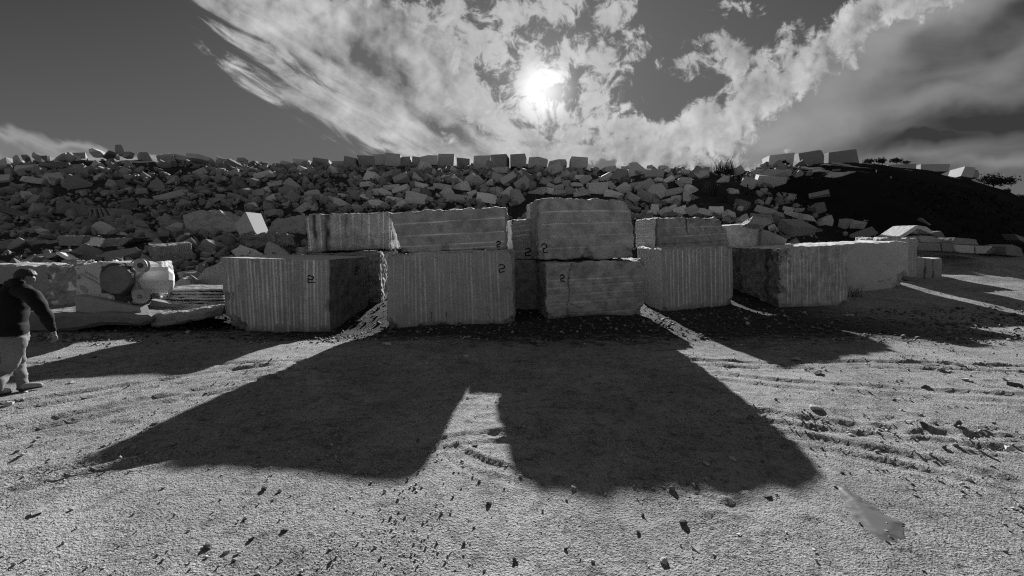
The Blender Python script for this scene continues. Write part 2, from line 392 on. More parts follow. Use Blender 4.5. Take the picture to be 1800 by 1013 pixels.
M_rubdark = stone('weathered rubble stone', 0.23, 0.3, 0.7, bstr=0.5, bdist=0.03, rnd=0.3)
M_small = stone('small rubble stone', 0.26, 0.5, 0.8, bstr=0.5, bdist=0.03, rnd=0)
M_white = stone('sunlit-tone white stone', 0.80, 0.10, 1.0, bstr=0.2, bdist=0.006, rough=0.45, rnd=0, spec=.5)  # white tone stands in for sunlight on the lit slabs
M_pebble = stone('pebble stone', 0.34, 0.5, 2.0, bstr=0.5, bdist=0.01, rnd=0.3)
M_paint = plain('black marking paint', 0.012, 0.7, 0.2)
M_leaf = plain('dark leaves', 0.045, 0.8, 0.2, .4, 3)
M_twig = plain('bark', 0.05, 0.9, 0.1, .3, 12)
M_dry = plain('dry grass', 0.11, 0.85, 0.2, .4, 6)

def ground_material():
    m, t, b = material('sandy quarry ground', 0.95, 0.12)
    p = t.n.new('ShaderNodeNewGeometry').outputs['Position']
    x, y, z = t.sep(p)
    big = t.noise(p, 0.45, 5, 0.6, 0.8); mid = t.noise(p, 3.5, 6, 0.65, 0.3); fin = t.noise(p, 55.0, 3, 0.6); grit = t.noise(p, 130.0, 2, 0.6)
    spk = t.voro(p, 42.0)
    c = t.m('MULTIPLY_ADD', t.m('SUBTRACT', big, .5), 1.1, 1.0)
    c = t.m('MULTIPLY_ADD', t.m('SUBTRACT', mid, .5), 0.9, c)
    c = t.m('MULTIPLY_ADD', t.m('SUBTRACT', grit, .5), 1.5, c)
    c = t.m('MULTIPLY', c, t.lin(t.ss(spk, 0.05, 0.32), 0, 1, 0.55, 1.0))
    c = t.m('MULTIPLY', c, t.lin(t.ss(t.noise(p, 9.0, 5, 0.7, 0.4), 0.36, 0.50), 0, 1, 0.62, 1.0))
    gw = t.lin(t.noise(p, 1.1, 5, 0.65, 0.5), 0.38, 0.60, 0.12, 1.15)      # some patches gritty, others swept smooth
    s1 = t.ss(t.noise(p, 62.0, 3, 0.75), 0.52, 0.60); s2 = t.ss(t.noise(p, 24.0, 4, 0.75), 0.56, 0.64)
    c = t.m('MULTIPLY', c, t.m('MULTIPLY', t.mix(t.m('MULTIPLY', s1, gw), 1.0, 0.36), t.mix(t.m('MULTIPLY', s2, gw), 1.0, 0.42)))
    lanes = t.n.new('ShaderNodeMapping'); t.put(lanes.inputs[0], p); lanes.inputs['Scale'].default_value = (0.42, 1.6, 0.2); lanes.inputs['Rotation'].default_value = (0, 0, 0.06)
    ln = t.noise(lanes.outputs[0], 2.0, 6, 0.6, 1.6)                     # ground combed by passing wheels
    lmask = t.m('MULTIPLY', t.ss(ln, 0.54, 0.70), t.ss(t.noise(p, 0.55, 2, .5), .44, .60))
    c = t.m('MULTIPLY', c, t.lin(lmask, 0, 1, 1.0, 0.5))
    c = t.m('MAXIMUM', c, 0.1)
    sand = t.m('MULTIPLY', c, 0.345)
    # damp crumbly soil in front of the blocks, slope earth darkened to paint the black shade between rocks, darker still on the overgrown hill at the right
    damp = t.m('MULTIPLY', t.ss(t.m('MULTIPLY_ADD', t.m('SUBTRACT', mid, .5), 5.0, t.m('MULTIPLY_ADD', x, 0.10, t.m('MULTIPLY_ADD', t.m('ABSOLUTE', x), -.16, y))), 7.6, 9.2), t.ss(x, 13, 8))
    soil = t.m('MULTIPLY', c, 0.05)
    slope = t.ss(t.m('MULTIPLY_ADD', t.m('SUBTRACT', mid, .5), 6.0, t.m('MULTIPLY_ADD', t.ss(x, 6, 14), 10.0, 0.0)), 0, 1)
    up = t.ss(t.m('SUBTRACT', t.m('MULTIPLY_ADD', t.m('SUBTRACT', mid, .5), 4.0, y), t.m('MULTIPLY', t.ss(x, 8, 20), 13.0)), 11.0, 14.5)
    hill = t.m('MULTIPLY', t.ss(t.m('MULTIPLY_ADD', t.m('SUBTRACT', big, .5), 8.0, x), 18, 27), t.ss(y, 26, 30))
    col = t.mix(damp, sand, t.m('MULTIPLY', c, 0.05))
    col = t.mix(up, col, soil)
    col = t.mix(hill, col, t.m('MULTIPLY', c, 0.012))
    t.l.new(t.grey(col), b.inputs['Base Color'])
    h = t.m('ADD', t.m('MULTIPLY', fin, 1.0), t.m('ADD', t.m('MULTIPLY', grit, 0.45), t.m('MULTIPLY', t.ss(spk, 0.0, 0.4), -0.5)))
    h = t.m('MULTIPLY_ADD', t.noise(p, 16.0, 4, 0.6), 0.8, t.m('MULTIPLY_ADD', ln, 0.3, h))
    bump(t, b, h, 1.0, 0.032)
    return m
M_ground = ground_material()

def build_ground():
    def grow(s0, k, a, b, far, kk):
        v = [a]; 
        while v[-1] < b: v.append(v[-1] + s0 + k * max(0, v[-1] - a))
        while v[-1] < far: v.append(v[-1] + (s0 + k * (b - a)) * 1.0 + kk * (v[-1] - b))
        return v
    xp = grow(.02, .0105, 0.0, 16, 260, .045)
    xs = np.array([-v for v in xp[:0:-1]] + xp)
    yp = grow(.02, .0075, 1.7, 15, 280, .02)
    ym = grow(.06, .12, -1.7, 40, 150, .2)
    ys = np.array([-v for v in ym[:0:-1] if -v < 1.65] + yp)
    ys = np.unique(ys)
    gx, gy = np.meshgrid(xs, ys)
    gz = terrain(gx, gy, True)
    nx, ny = len(xs), len(ys)
    V = np.stack([gx.ravel(), gy.ravel(), gz.ravel()], 1)
    i = np.arange(ny - 1)[:, None] * nx + np.arange(nx - 1)[None, :]
    Fc = np.stack([i, i + 1, i + nx + 1, i + nx], -1).reshape(-1, 4)
    o = mesh_obj('ground', V, Fc, M_ground, smooth=True); tag(o, kind='structure')
    return o
build_ground()

# ---------------------------------------------------------------- quarry blocks
class Block:
    """a six-sided sawn block from its four front corners and a depth; faces carry drill grooves, chips and roughness"""
    def __init__(s, front, back, res=(90, 60, 40)):
        s.fr = np.array(front, float)      # TL TR BR BL (world)
        s.bk = np.array(back, float)
        s.res = res
    def pt(s, a, b, c):                     # a left-right, b bottom-top, c front-back, arrays in 0..1
        a, b, c = [np.asarray(v, float)[..., None] for v in (a, b, c)]
        f = (1 - b) * ((1 - a) * s.fr[3] + a * s.fr[2]) + b * ((1 - a) * s.fr[0] + a * s.fr[1])
        k = (1 - b) * ((1 - a) * s.bk[3] + a * s.bk[2]) + b * ((1 - a) * s.bk[0] + a * s.bk[1])
        return (1 - c) * f + c * k
    def dims(s):
        w = np.linalg.norm(s.fr[2] - s.fr[3]); h = np.linalg.norm(s.fr[0] - s.fr[3]); d = np.linalg.norm(s.bk[3] - s.fr[3])
        return w, h, d

def line_set(n, seed, jit=0.25, lo=0.03, hi=0.97, drop=0.0):
    r = random.Random(seed); out = []
    for i in range(n):
        c = lo + (hi - lo) * (i + 0.5 + jit * (r.random() - .5) * 2) / n
        if r.random() < drop: continue
        out.append(c)
    return out

def face_disp(u, v, wu, wv, spec, seed):
    """displacement (outwards) and tone on one face. u,v in 0..1, wu,wv in metres"""
    U, Vv = u * wu, v * wv
    d = spec.get('rough', 0.012) * fbm(U * 2.2 + seed, Vv * 2.2, seed * 1.7, 4, .55)
    tone = np.ones_like(U) + 0.10 * fbm(U * 1.3, Vv * 1.3 + seed, 4.0, 3)
    if spec.get('lumps'):
        d = d + spec['lumps'] * fbm(U * 4.5 + seed * 3, Vv * 4.5, seed, 4, .6); tone = tone + 0.25 * fbm(U * 6, Vv * 6, seed + 2.0, 3)
    if spec.get('spots'): tone = tone + spec['spots'] * sstep(fbm(U * 7, Vv * 7, seed + 9.0, 4, .6), .15, .6)
    for (kind, lines, wd, dp, lt) in spec.get('grooves', []):
        r = random.Random(seed * 31 + len(lines))
        along, across, La, Lc = (Vv, U, wv, wu) if kind == 'v' else (U, Vv, wu, wv)
        for c in lines:
            tilt = (spec.get('tilt', 0.0) + r.uniform(-.008, .008))
            cc = c * Lc + tilt * (along - La * .5) + 0.006 * vnoise(along * 3, c * 50, seed)
            g = (across - cc) / (wd * r.uniform(.75, 1.25))
            e0 = r.uniform(0.0, spec.get('end', 0.06)) * La; e1 = La * (1 - r.uniform(0.0, spec.get('end_top', 0.01)))
            env = sstep(along, e0 - .02, e0 + .03) * (1 - sstep(along, e1 - .02, e1 + .01))
            patch = np.clip(0.75 + 0.7 * vnoise(along * 1.7, c * 91.0, seed + 5.0), 0.1, 1.15)
            prof = np.sqrt(np.clip(1 - g * g, 0, 1))
            d = d - 1.2 * dp * prof * env * (0.6 + 0.4 * patch)
            tone = tone + 2.9 * lt * prof * env * patch * r.uniform(.6, 1.1)
    for (a, wd, amt, ln) in spec.get('stains', []):
        cc = a * wu + 0.04 * vnoise(Vv * 2.5, a * 30, seed)
        tone = tone * (1 - amt * np.exp(-np.abs((U - cc) / (wd * .5)) ** 3) * sstep(v, 1 - ln - .2, 1 - ln + .15) * np.clip(.8 + .6 * vnoise(U * 9, Vv * 3, 2.0), 0, 1))
    for (pts, amt, wd) in spec.get('cracks', []):
        best = np.full_like(U, 9.0)
        for (p, q) in zip(pts[:-1], pts[1:]):
            ax, ay, bx, by = p[0] * wu, p[1] * wv, q[0] * wu, q[1] * wv
            L2 = (bx - ax) ** 2 + (by - ay) ** 2
            t = np.clip(((U - ax) * (bx - ax) + (Vv - ay) * (by - ay)) / L2, 0, 1)
            best = np.minimum(best, np.hypot(U - ax - t * (bx - ax) + .02 * vnoise(U * 8, Vv * 8, 1), Vv - ay - t * (by - ay) + .02 * vnoise(U * 8, Vv * 8, 5.)))
        k = np.exp(-(best / wd) ** 2); d = d - 0.03 * k; tone = tone * (1 - amt * k)
    # worn edges and chips
    e = np.minimum(np.minimum(U, wu - U), np.minimum(Vv, wv - Vv))
    ch = spec.get('chip', 0.03) * np.clip(0.45 + 0.9 * fbm(U * 3.1 + seed * 7, Vv * 3.1, seed * 2.0, 3), 0.05, 2.5)
    d = d - ch * np.clip(1 - e / np.maximum(ch * 1.7, 1e-4), 0, 1) ** 2
    # broken feet, crooked top
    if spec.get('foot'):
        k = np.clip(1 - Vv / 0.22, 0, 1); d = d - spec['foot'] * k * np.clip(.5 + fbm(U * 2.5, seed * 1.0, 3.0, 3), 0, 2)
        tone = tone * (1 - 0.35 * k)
    return d, np.clip(tone, 0.05, 2.6)

def block_disp(blk, specs, a, b, c, faceid):
    """world displacement for points on the surface: adds up every face the point lies on"""
    w, h, dd = blk.dims(); P = blk.pt(a, b, c); tot = np.zeros_like(P); tone = np.zeros(len(a)); cnt = np.zeros(len(a))
    def nrm(p0, p1, p2):
        n = np.cross(p1 - p0, p2 - p0); return n / np.linalg.norm(n)
    f, k = blk.fr, blk.bk
    N = {'front': nrm(f[3], f[2], f[0]), 'back': nrm(k[2], k[3], k[1]), 'left': nrm(k[3], f[3], k[0]), 'right': nrm(f[2], k[2], f[1]),
         'top': nrm(f[0], f[1], k[0]), 'bottom': nrm(k[3], k[2], f[3])}
    for i, (nm, mask, uu, vv, wu, wv) in enumerate([('front', c < 1e-6, a, b, w, h), ('back', c > 1 - 1e-6, a, b, w, h), ('left', a < 1e-6, c, b, dd, h),
                                       ('right', a > 1 - 1e-6, c, b, dd, h), ('top', b > 1 - 1e-6, a, c, w, dd), ('bottom', b < 1e-6, a, c, w, dd)]):
        if not mask.any(): continue
        sp = specs.get(nm, specs.get('all', {}))
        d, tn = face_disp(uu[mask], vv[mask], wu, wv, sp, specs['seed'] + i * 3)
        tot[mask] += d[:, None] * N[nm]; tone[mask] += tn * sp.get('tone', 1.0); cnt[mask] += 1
    Q = P + tot; ctr = blk.pt(np.array([.5]), np.array([.5]), np.array([.5]))[0]
    for (ba, bb, bc, br, bd) in specs.get('bites', []):          # broken corners
        c0 = blk.pt(np.array([ba * 1.0]), np.array([bb * 1.0]), np.array([bc * 1.0]))[0]
        dist = np.linalg.norm(P - c0, axis=1) * (1 + .35 * fbm(P[:, 0] * 5, P[:, 1] * 5, P[:, 2] * 5 + specs['seed'], 3))
        k = np.clip(1 - dist / br, 0, 1); dirn = ctr - c0; dirn /= np.linalg.norm(dirn)
        k = np.minimum(k * 1.6, .75)
        Q = Q + dirn * (bd * k * (1 + .5 * fbm(P[:, 0] * 9, P[:, 1] * 9, P[:, 2] * 9, 3)))[:, None]
        tone = tone * (1 - .22 * (k > .15) * cnt / np.maximum(cnt, 1))
    return Q, tone / np.maximum(cnt, 1)

def build_block(name, blk, specs, mat, parent=None):
    nx, ny, nz = blk.res
    idx = {}; A = []
    def vid(i, j, k):
        q = (i, j, k)
        if q not in idx: idx[q] = len(A); A.append((i / nx, j / ny, k / nz))
        return idx[q]
    Fs = []
    for i in range(nx):
        for j in range(ny):
            Fs.append((vid(i, j, 0), vid(i + 1, j, 0), vid(i + 1, j + 1, 0), vid(i, j + 1, 0)))
            Fs.append((vid(i + 1, j, nz), vid(i, j, nz), vid(i, j + 1, nz), vid(i + 1, j + 1, nz)))
        for k in range(nz):
            Fs.append((vid(i, ny, k), vid(i + 1, ny, k), vid(i + 1, ny, k + 1), vid(i, ny, k + 1)))
            Fs.append((vid(i + 1, 0, k), vid(i, 0, k), vid(i, 0, k + 1), vid(i + 1, 0, k + 1)))
    for j in range(ny):
        for k in range(nz):
            Fs.append((vid(0, j, k + 1), vid(0, j, k), vid(0, j + 1, k), vid(0, j + 1, k + 1)))
            Fs.append((vid(nx, j, k), vid(nx, j, k + 1), vid(nx, j + 1, k + 1), vid(nx, j + 1, k)))
    A = np.array(A)
    if specs.get('topline'):       # crooked upper edge of the front: list of (a, drop in metres)
        pass
    P, tone = block_disp(blk, specs, A[:, 0], A[:, 1], A[:, 2], None)
    if specs.get('topline'):
        xs_, ds_ = zip(*specs['topline']); h = blk.dims()[1]
        drop = np.interp(A[:, 0], xs_, ds_) + 0.006 * fbm(A[:, 0] * 20, 3.0, specs['seed'], 3)
        P[:, 2] -= drop * A[:, 1] ** 3
    o = mesh_obj(name, P, np.array(Fs), mat, parent, smooth=False, attrs={'tone': tone})
    c = blk.pt(np.array([.5]), np.array([0.]), np.array([.5]))[0]
    origin_to(o, c)
    return o

TWO = [[(-5.5, 3.5), (-3, 7), (1, 8), (5, 6), (6, 2.5), (4, 0), (-1, -1.2), (-4, -1)], [(-4, -1), (-4, -5), (-3.5, -8)], [(-4, -8), (1, -7.6), (6, -7.5)]]
TWO_LOOP = [[(-6, 6), (-2, 8), (3, 7), (6, 3.5), (3, 0), (-2, -.5), (-4.5, 1.5), (-6, 3)], [(-5, 1), (-5, -8)], [(-6, -8), (2, -7), (8, -7)]]
TWO_S = [[(-4, 5), (0, 8), (4, 6.5)], [(-4, 5), (-3, 1.5), (2, 0)], [(-3.5, 2), (-3.5, -4), (-1, -7), (3, -7), (7, -6)]]
def paint_mark(blk, specs, face, u0, v0, size, strokes, parent, wd=0.016, lean=0.0):
    """painted numeral lying on a face, following its grooves"""
    w, h, dd = blk.dims(); wu = w if face == 'front' else dd
    V, Fs = [], []
    rj = random.Random(int(size * 1e4) + int(u0 * 977) + specs['seed'])
    kx, ky, sh_ = rj.uniform(.85, 1.15), rj.uniform(.9, 1.12), rj.uniform(-.12, .12); wd = wd * rj.uniform(.75, 1.25)
    for st in strokes:
        st = [((q[0] + rj.uniform(-.7, .7)) * kx + sh_ * q[1], (q[1] + rj.uniform(-.7, .7)) * ky) for q in st]
        pts = []
        for p, q in zip(st[:-1], st[1:]):
            for k in range(6): pts.append((p[0] + (q[0] - p[0]) * k / 6, p[1] + (q[1] - p[1]) * k / 6))
        pts.append(st[-1]); pts = np.array(pts) * size / 16.0
        pts[:, 0] += lean * pts[:, 1]
        tg = np.gradient(pts, axis=0); tg /= np.linalg.norm(tg, axis=1)[:, None] + 1e-9
        nr = np.stack([-tg[:, 1], tg[:, 0]], 1)
        off = len(V)
        ww = wd * (1 + .25 * vnoise(pts[:, 0] * 40, pts[:, 1] * 40, 3.0))
        for sgn in (-1, -.33, .33, 1):
            q = pts + nr * (sgn * ww)[:, None]
            u = np.clip(u0 + q[:, 0] / wu, 0.004, .996); v = np.clip(v0 + q[:, 1] / h, 0.004, .996)
            z = np.zeros(len(u))
            a, b, c = (u, v, z) if face == 'front' else ((z + 1.0 if face == 'right' else z), v, u)
            P, _ = block_disp(blk, specs, a, b, c, None)
            f, k_ = blk.fr, blk.bk
            n = np.cross(f[2] - f[3], f[0] - f[3]) if face == 'front' else np.cross(k_[2] - f[2], f[1] - f[2])
            n = n / np.linalg.norm(n)
            V.extend(list(P + n * 0.007))
        m = len(pts)
        for r_ in range(3):
            for i in range(m - 1):
                Fs.append((off + r_ * m + i, off + r_ * m + i + 1, off + (r_ + 1) * m + i + 1, off + (r_ + 1) * m + i))
    o = mesh_obj('painted_number', V, np.array(Fs), M_paint)
    o.data.transform(Matrix.Translation(-parent.location)); o.parent = parent
    return o

def front_quad(tl, tr, br, bl, ybl=None, ybr=None, sink=0.0, base_px=None):
    """front corners in the world: bottom corners where the photo shows them (on the ground, or at the given distances)"""
    BL = ground_pt(*bl) if ybl is None else at_depth(bl[0], bl[1], ybl)
    BR = ground_pt(*br) if ybr is None else at_depth(br[0], br[1], ybr)
    dv = (BR - BL)[:2]; n2 = np.array([-dv[1], dv[0]]); n2 /= np.linalg.norm(n2)
    def on_plane(px):
        r = ray(*px); k = np.dot(BL[:2], n2) / np.dot(r[:2], n2); return np.array([0, 0, EYE]) + r * k
    TL, TR = on_plane(tl), on_plane(tr)
    BL, BR = BL.copy(), BR.copy()
    BL[2] -= sink; BR[2] -= sink
    return [TL, TR, BR, BL]
def back_from(fr, depth, yaw=0.0, top_drop=0.0, ax=None):
    fr = np.array(fr); dv = (fr[2] - fr[3]); n = np.array([-dv[1], dv[0], 0.0]); n /= np.linalg.norm(n)
    cy, sy = cos(yaw), sin(yaw); n = np.array([n[0] * cy - n[1] * sy, n[0] * sy + n[1] * cy, 0])
    if ax is not None: n = np.array([sin(ax), cos(ax), 0])
    bk = fr + n * depth; bk[0, 2] -= top_drop; bk[1, 2] -= top_drop
    return bk

GB = 'big sawn stone blocks in the row across the yard'
def make(name, label, fr, bk, res, specs, mat=None, cat='stone block', group=GB, marks=()):
    blk = Block(fr, bk, res)
    o = build_block(name, blk, specs, mat or M_block)
    tag(o, label, cat, group, 'thing')
    for m in marks: paint_mark(blk, specs, *m[:5], o, **(m[5] if len(m) > 5 else {}))
    return o, blk

def vlines(n, seed, drop=0.0, jit=.22): return line_set(n, seed, jit, drop=drop)
R_ = lambda: {'rough': .02, 'lumps': .03, 'chip': .05}

# lower left block, right side in view
fr = front_quad((386, 453), (579, 457), (581, 584), (400, 582), sink=.05)
bk = back_from(fr, 2.15, ax=.13, top_drop=.0)
spB1 = {'seed': 3, 'bites': [(0, 0, 0, 0.45, 0.2), (1, 0.36, 0, 0.16, 0.05), (0.3, 1, 0, 0.14, 0.04), (0.62, 1, 0, 0.1, 0.03), (0.05, 0.5, 0, 0.14, 0.04)], 'all': R_(), 'front': {'rough': .012, 'chip': .022, 'grooves': [('v', vlines(27, 5, .06), .027, .026, .42)], 'end': .14, 'tilt': .02, 'foot': .05},
        'right': {'rough': .02, 'lumps': .02, 'chip': .04, 'grooves': [('v', [.5, .58, .66, .74, .82, .9, .96], .028, .03, .35), ('v', line_set(14, 8, hi=.45), .02, .022, .1)], 'end': .5, 'tone': .42},  # right side: its shade is put into the darker tone
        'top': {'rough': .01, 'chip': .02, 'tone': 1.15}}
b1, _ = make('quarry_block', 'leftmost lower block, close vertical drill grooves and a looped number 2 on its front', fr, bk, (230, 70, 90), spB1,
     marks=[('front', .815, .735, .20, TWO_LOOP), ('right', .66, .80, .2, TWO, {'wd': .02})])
# centre left lower
fr = front_quad((680, 447), (899, 438), (903, 570), (679, 579), sink=.05)
bk = back_from(fr, 3.3, ax=.05, top_drop=.12)
spB2 = {'seed': 9, 'bites': [(0, 0, 0, 0.35, 0.12), (1, 0, 0, 0.3, 0.1), (1, 1, 0, 0.14, 0.06), (0.45, 0, 0, 0.2, 0.05)], 'all': R_(), 'front': {'rough': .014, 'chip': .025, 'grooves': [('v', vlines(30, 2, .10, .35), .024, .02, .26)], 'end': .12, 'end_top': .02, 'tilt': -.02, 'foot': .05,
        'cracks': [([(.36, .12), (.355, .22)], .7, .012), ([(.47, .08), (.475, .2)], .7, .012), ([(.81, .12), (.8, .28)], .6, .01)]}}
b2, _ = make('quarry_block', 'tall vertically grooved block, number 2 by its upper right corner, under the four-ledged block', fr, bk, (230, 70, 40), spB2,
     marks=[('front', .915, .76, .20, TWO)])
# right of centre lower: horizontal seams and a crack
fr = front_quad((959, 463), (1136, 458), (1130, 554), (960, 562), sink=.05)
bk = back_from(fr, 2.6, ax=-.13)
spB3 = {'seed': 15, 'bites': [(1, 0, 0, 0.4, 0.16), (0, 0, 0, 0.25, 0.08), (1, 1, 0, 0.3, 0.1), (0.2, 0, 0, 0.2, 0.06), (0.75, 1, 0, 0.2, 0.05)], 'all': R_(), 'front': {'rough': .022, 'lumps': .012, 'chip': .05, 'grooves': [('h', [.12, .33, .47, .60, .72], .017, .018, .22)], 'tilt': .03, 'end': 0.03,
        'cracks': [([(.25, 1), (.21, .7), (.23, .45), (.2, .25), (.22, 0)], .75, .018), ([(.23, .3), (.32, .2), (.36, .22)], .7, .015)], 'foot': .05},
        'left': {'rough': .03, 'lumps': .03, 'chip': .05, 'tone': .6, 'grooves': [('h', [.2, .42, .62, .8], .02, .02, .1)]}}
b3, _ = make('quarry_block', 'lower block with level seams and a dark crack running down it, beneath the topmost block', fr, bk, (160, 80, 50), spB3,
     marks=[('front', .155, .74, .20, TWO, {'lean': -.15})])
# grooved block right of it
fr = front_quad((1163, 437), (1288, 433), (1289, 535), (1166, 548), sink=.06)
bk = back_from(fr, 2.6, ax=0.0)
spB4 = {'seed': 21, 'bites': [(1, 0, 0, 0.35, 0.1), (0, 0, 0, 0.25, 0.08), (0, 1, 0, 0.12, 0.04)], 'all': R_(), 'front': {'rough': .012, 'chip': .02, 'grooves': [('v', vlines(18, 12, .03), .032, .03, .5)], 'end': .14, 'foot': .06},
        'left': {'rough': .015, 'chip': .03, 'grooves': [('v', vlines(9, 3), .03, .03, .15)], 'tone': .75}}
b4, _ = make('quarry_block', 'upright block with strong even white drill grooves on its front, under the dark seamed block', fr, bk, (170, 60, 60), spB4)
# grooved block further right
fr = front_quad((1366, 437), (1491, 430), (1489, 536), (1369, 541), sink=.06)
bk = back_from(fr, 3.4, ax=.04, top_drop=.02)
spB5 = {'seed': 27, 'bites': [(0, 1, 0, 0.6, 0.25), (1, 0, 0, 0.25, 0.07), (0, 0.3, 0, 0.3, 0.1)], 'all': R_(), 'front': {'rough': .018, 'lumps': .008, 'chip': .04, 'grooves': [('v', line_set(16, 4, .25, .12, .98, .05), .024, .022, .4)], 'end': .12, 'end_top': .3, 'foot': .07},
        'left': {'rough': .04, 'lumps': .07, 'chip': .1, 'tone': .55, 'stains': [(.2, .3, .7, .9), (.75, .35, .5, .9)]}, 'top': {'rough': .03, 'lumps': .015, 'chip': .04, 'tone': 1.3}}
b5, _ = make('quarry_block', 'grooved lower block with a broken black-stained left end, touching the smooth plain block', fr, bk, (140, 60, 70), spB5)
# smooth block
fr = front_quad((1440, 431.4), (1597, 424), (1597, 505), (1440, 519.7), sink=.06)
bk = back_from(fr, 2.6, ax=.1)
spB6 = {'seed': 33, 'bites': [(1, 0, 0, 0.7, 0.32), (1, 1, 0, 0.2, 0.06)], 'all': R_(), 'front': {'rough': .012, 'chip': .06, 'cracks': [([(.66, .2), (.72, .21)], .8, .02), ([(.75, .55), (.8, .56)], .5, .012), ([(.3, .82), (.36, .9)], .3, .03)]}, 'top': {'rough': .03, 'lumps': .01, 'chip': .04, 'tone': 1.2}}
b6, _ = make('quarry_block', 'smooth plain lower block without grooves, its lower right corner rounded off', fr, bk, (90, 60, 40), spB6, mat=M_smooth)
# ---- upper storey
def at_quad(tl, tr, br, bl, yl, yr): return front_quad(tl, tr, br, bl, ybl=yl, ybr=yr)
# hidden block under the left upper one
fr = at_quad((520, 449), (668, 444), (668, 545), (520, 555), 13.6, 13.6); fr[2][2] = fr[3][2] = float(terrain(-4, 13.6)) - .1
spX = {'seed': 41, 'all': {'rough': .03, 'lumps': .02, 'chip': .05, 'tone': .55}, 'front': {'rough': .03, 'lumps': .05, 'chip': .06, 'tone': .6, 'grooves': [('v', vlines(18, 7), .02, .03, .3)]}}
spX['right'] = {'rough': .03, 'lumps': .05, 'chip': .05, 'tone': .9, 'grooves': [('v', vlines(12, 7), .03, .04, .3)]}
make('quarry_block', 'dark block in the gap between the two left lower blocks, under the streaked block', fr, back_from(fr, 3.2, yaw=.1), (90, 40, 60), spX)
fr = at_quad((536, 378), (688, 373), (687, 438), (541, 444), 14.9, 14.95)
spU1 = {'seed': 47, 'bites': [(0, 1, 0, 0.14, 0.05), (1, 1, 0, 0.2, 0.06)], 'all': R_(), 'front': {'rough': .02, 'lumps': .012, 'chip': .03, 'grooves': [('v', [.03, .17, .40, .55, .74, .86, .91, .985], .024, .022, .45)], 'end': .04, 'foot': .04,
        'stains': [(.10, .16, .85, .95), (.255, .20, .96, 1.1), (.22, .25, .4, 1.1), (.47, .1, .45, .7), (.66, .06, .4, .4)]},
        'right': {'rough': .02, 'tone': 1.1}}
make('quarry_block', 'upper block with black water stains streaking down its left part', fr, back_from(fr, 1.9), (150, 60, 30), spU1)
fr = at_quad((685, 375), (889, 363), (890, 437), (706, 446), 11.2, 11.4)
spU2 = {'seed': 53, 'bites': [(0, 0, 0, 0.2, 0.08), (1, 1, 0, 0.14, 0.05), (0.4, 0, 0, 0.15, 0.04)], 'all': R_(), 'front': {'rough': .014, 'lumps': .006, 'chip': .03, 'grooves': [('h', [.065, .17, .42, .73], .016, .014, .45)], 'tilt': .0, 'end': .01, 'end_top': .02},
        'top': {'rough': .05, 'lumps': .03, 'chip': .03}}
make('quarry_block', 'wide upper block with four thin level ledges and a slanting left end', fr, back_from(fr, 1.6, ax=0.0), (180, 60, 30), spU2,
     marks=[('front', .925, .115, .15, TWO, {'wd': .014})])
# block behind the gap with a number
fr = at_quad((899, 387), (946, 384), (946, 458), (905, 457), 12.9, 13.0)
spU3b = {'seed': 57, 'all': R_(), 'front': {'rough': .014, 'chip': .03, 'grooves': [('h', [.12, .24, .38, .5, .62, .74, .86, .95], .02, .016, .3)], 'end_top': .9, 'tilt': .06}}
make('quarry_block', 'narrow upper block with short level grooves, between the four-ledged and the topmost block', fr, back_from(fr, 1.5), (60, 60, 20), spU3b,
     marks=[('front', .55, .2, .24, TWO, {'wd': .02})])
fr = at_quad((896, 458), (946, 458), (946, 548), (898, 548), 12.7, 12.7); fr[2][2] = fr[3][2] = float(terrain(0.3, 12.7)) - .1
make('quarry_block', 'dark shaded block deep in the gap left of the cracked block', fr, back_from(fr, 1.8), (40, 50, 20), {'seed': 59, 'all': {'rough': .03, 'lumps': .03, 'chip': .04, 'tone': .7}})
fr = at_quad((945, 349), (1107, 351), (1118, 453), (944, 457), 12.0, 12.1)
spU3 = {'seed': 63, 'bites': [(1, 1, 0, 0.22, 0.07), (1, 0, 0, 0.35, 0.13), (0, 0, 0, 0.25, 0.1), (0, 1, 0, 0.2, 0.06), (0.5, 0, 0, 0.25, 0.06)], 'all': R_(), 'topline': [(0, .03), (.08, .0), (.25, -.03), (.45, -.01), (.55, .0), (.65, -.015), (.75, .01), (.9, .03), (.96, .05), (1, .16)],
        'front': {'rough': .02, 'lumps': .012, 'chip': .05, 'grooves': [('h', [.20, .40, .60, .80], .016, .014, .32)], 'tilt': .02, 'end': .06, 'end_top': .06},
        'left': {'rough': .02, 'lumps': .01, 'chip': .06, 'tilt': -.5, 'grooves': [('h', line_set(9, 3, lo=-.1, hi=1.1), .02, .025, .25)], 'tone': .95},
        'bottom': {'rough': .03, 'chip': .05}}
u3, _ = make('quarry_block', 'topmost upper block with a crooked top edge and slanting grooves on its left side', fr, back_from(fr, 2.0, ax=-.13), (150, 90, 50), spU3,
     marks=[('front', .075, .19, .24, TWO, {'lean': -.1})])
fr = at_quad((1152, 383), (1272, 383), (1284, 434), (1151, 438), 14.9, 16.7)
spU4 = {'seed': 69, 'bites': [(1, 1, 0, 0.45, 0.2), (1, 0, 0, 0.2, 0.07), (0.5, 1, 0, 0.2, 0.05)], 'all': R_(), 'front': {'rough': .025, 'lumps': .02, 'chip': .06, 'tone': .82, 'grooves': [('h', [.42, .70], .016, .02, .4)], 'stains': [(.02, .12, .8, 1.1), (.42, .1, .75, .5)], 'tilt': .02,
        'cracks': [([(0, .12), (.98, .2)], .2, .03)]}, 'left': {'rough': .015, 'chip': .04, 'grooves': [('h', line_set(9, 14), .018, .014, .3)], 'tone': 1.05}}
fr = [np.array(q) for q in fr]
make('quarry_block', 'low dark seamed block lying on the evenly grooved block, light ribbed left end', fr, back_from(fr, 2.0, ax=-.05), (140, 50, 60), spU4)
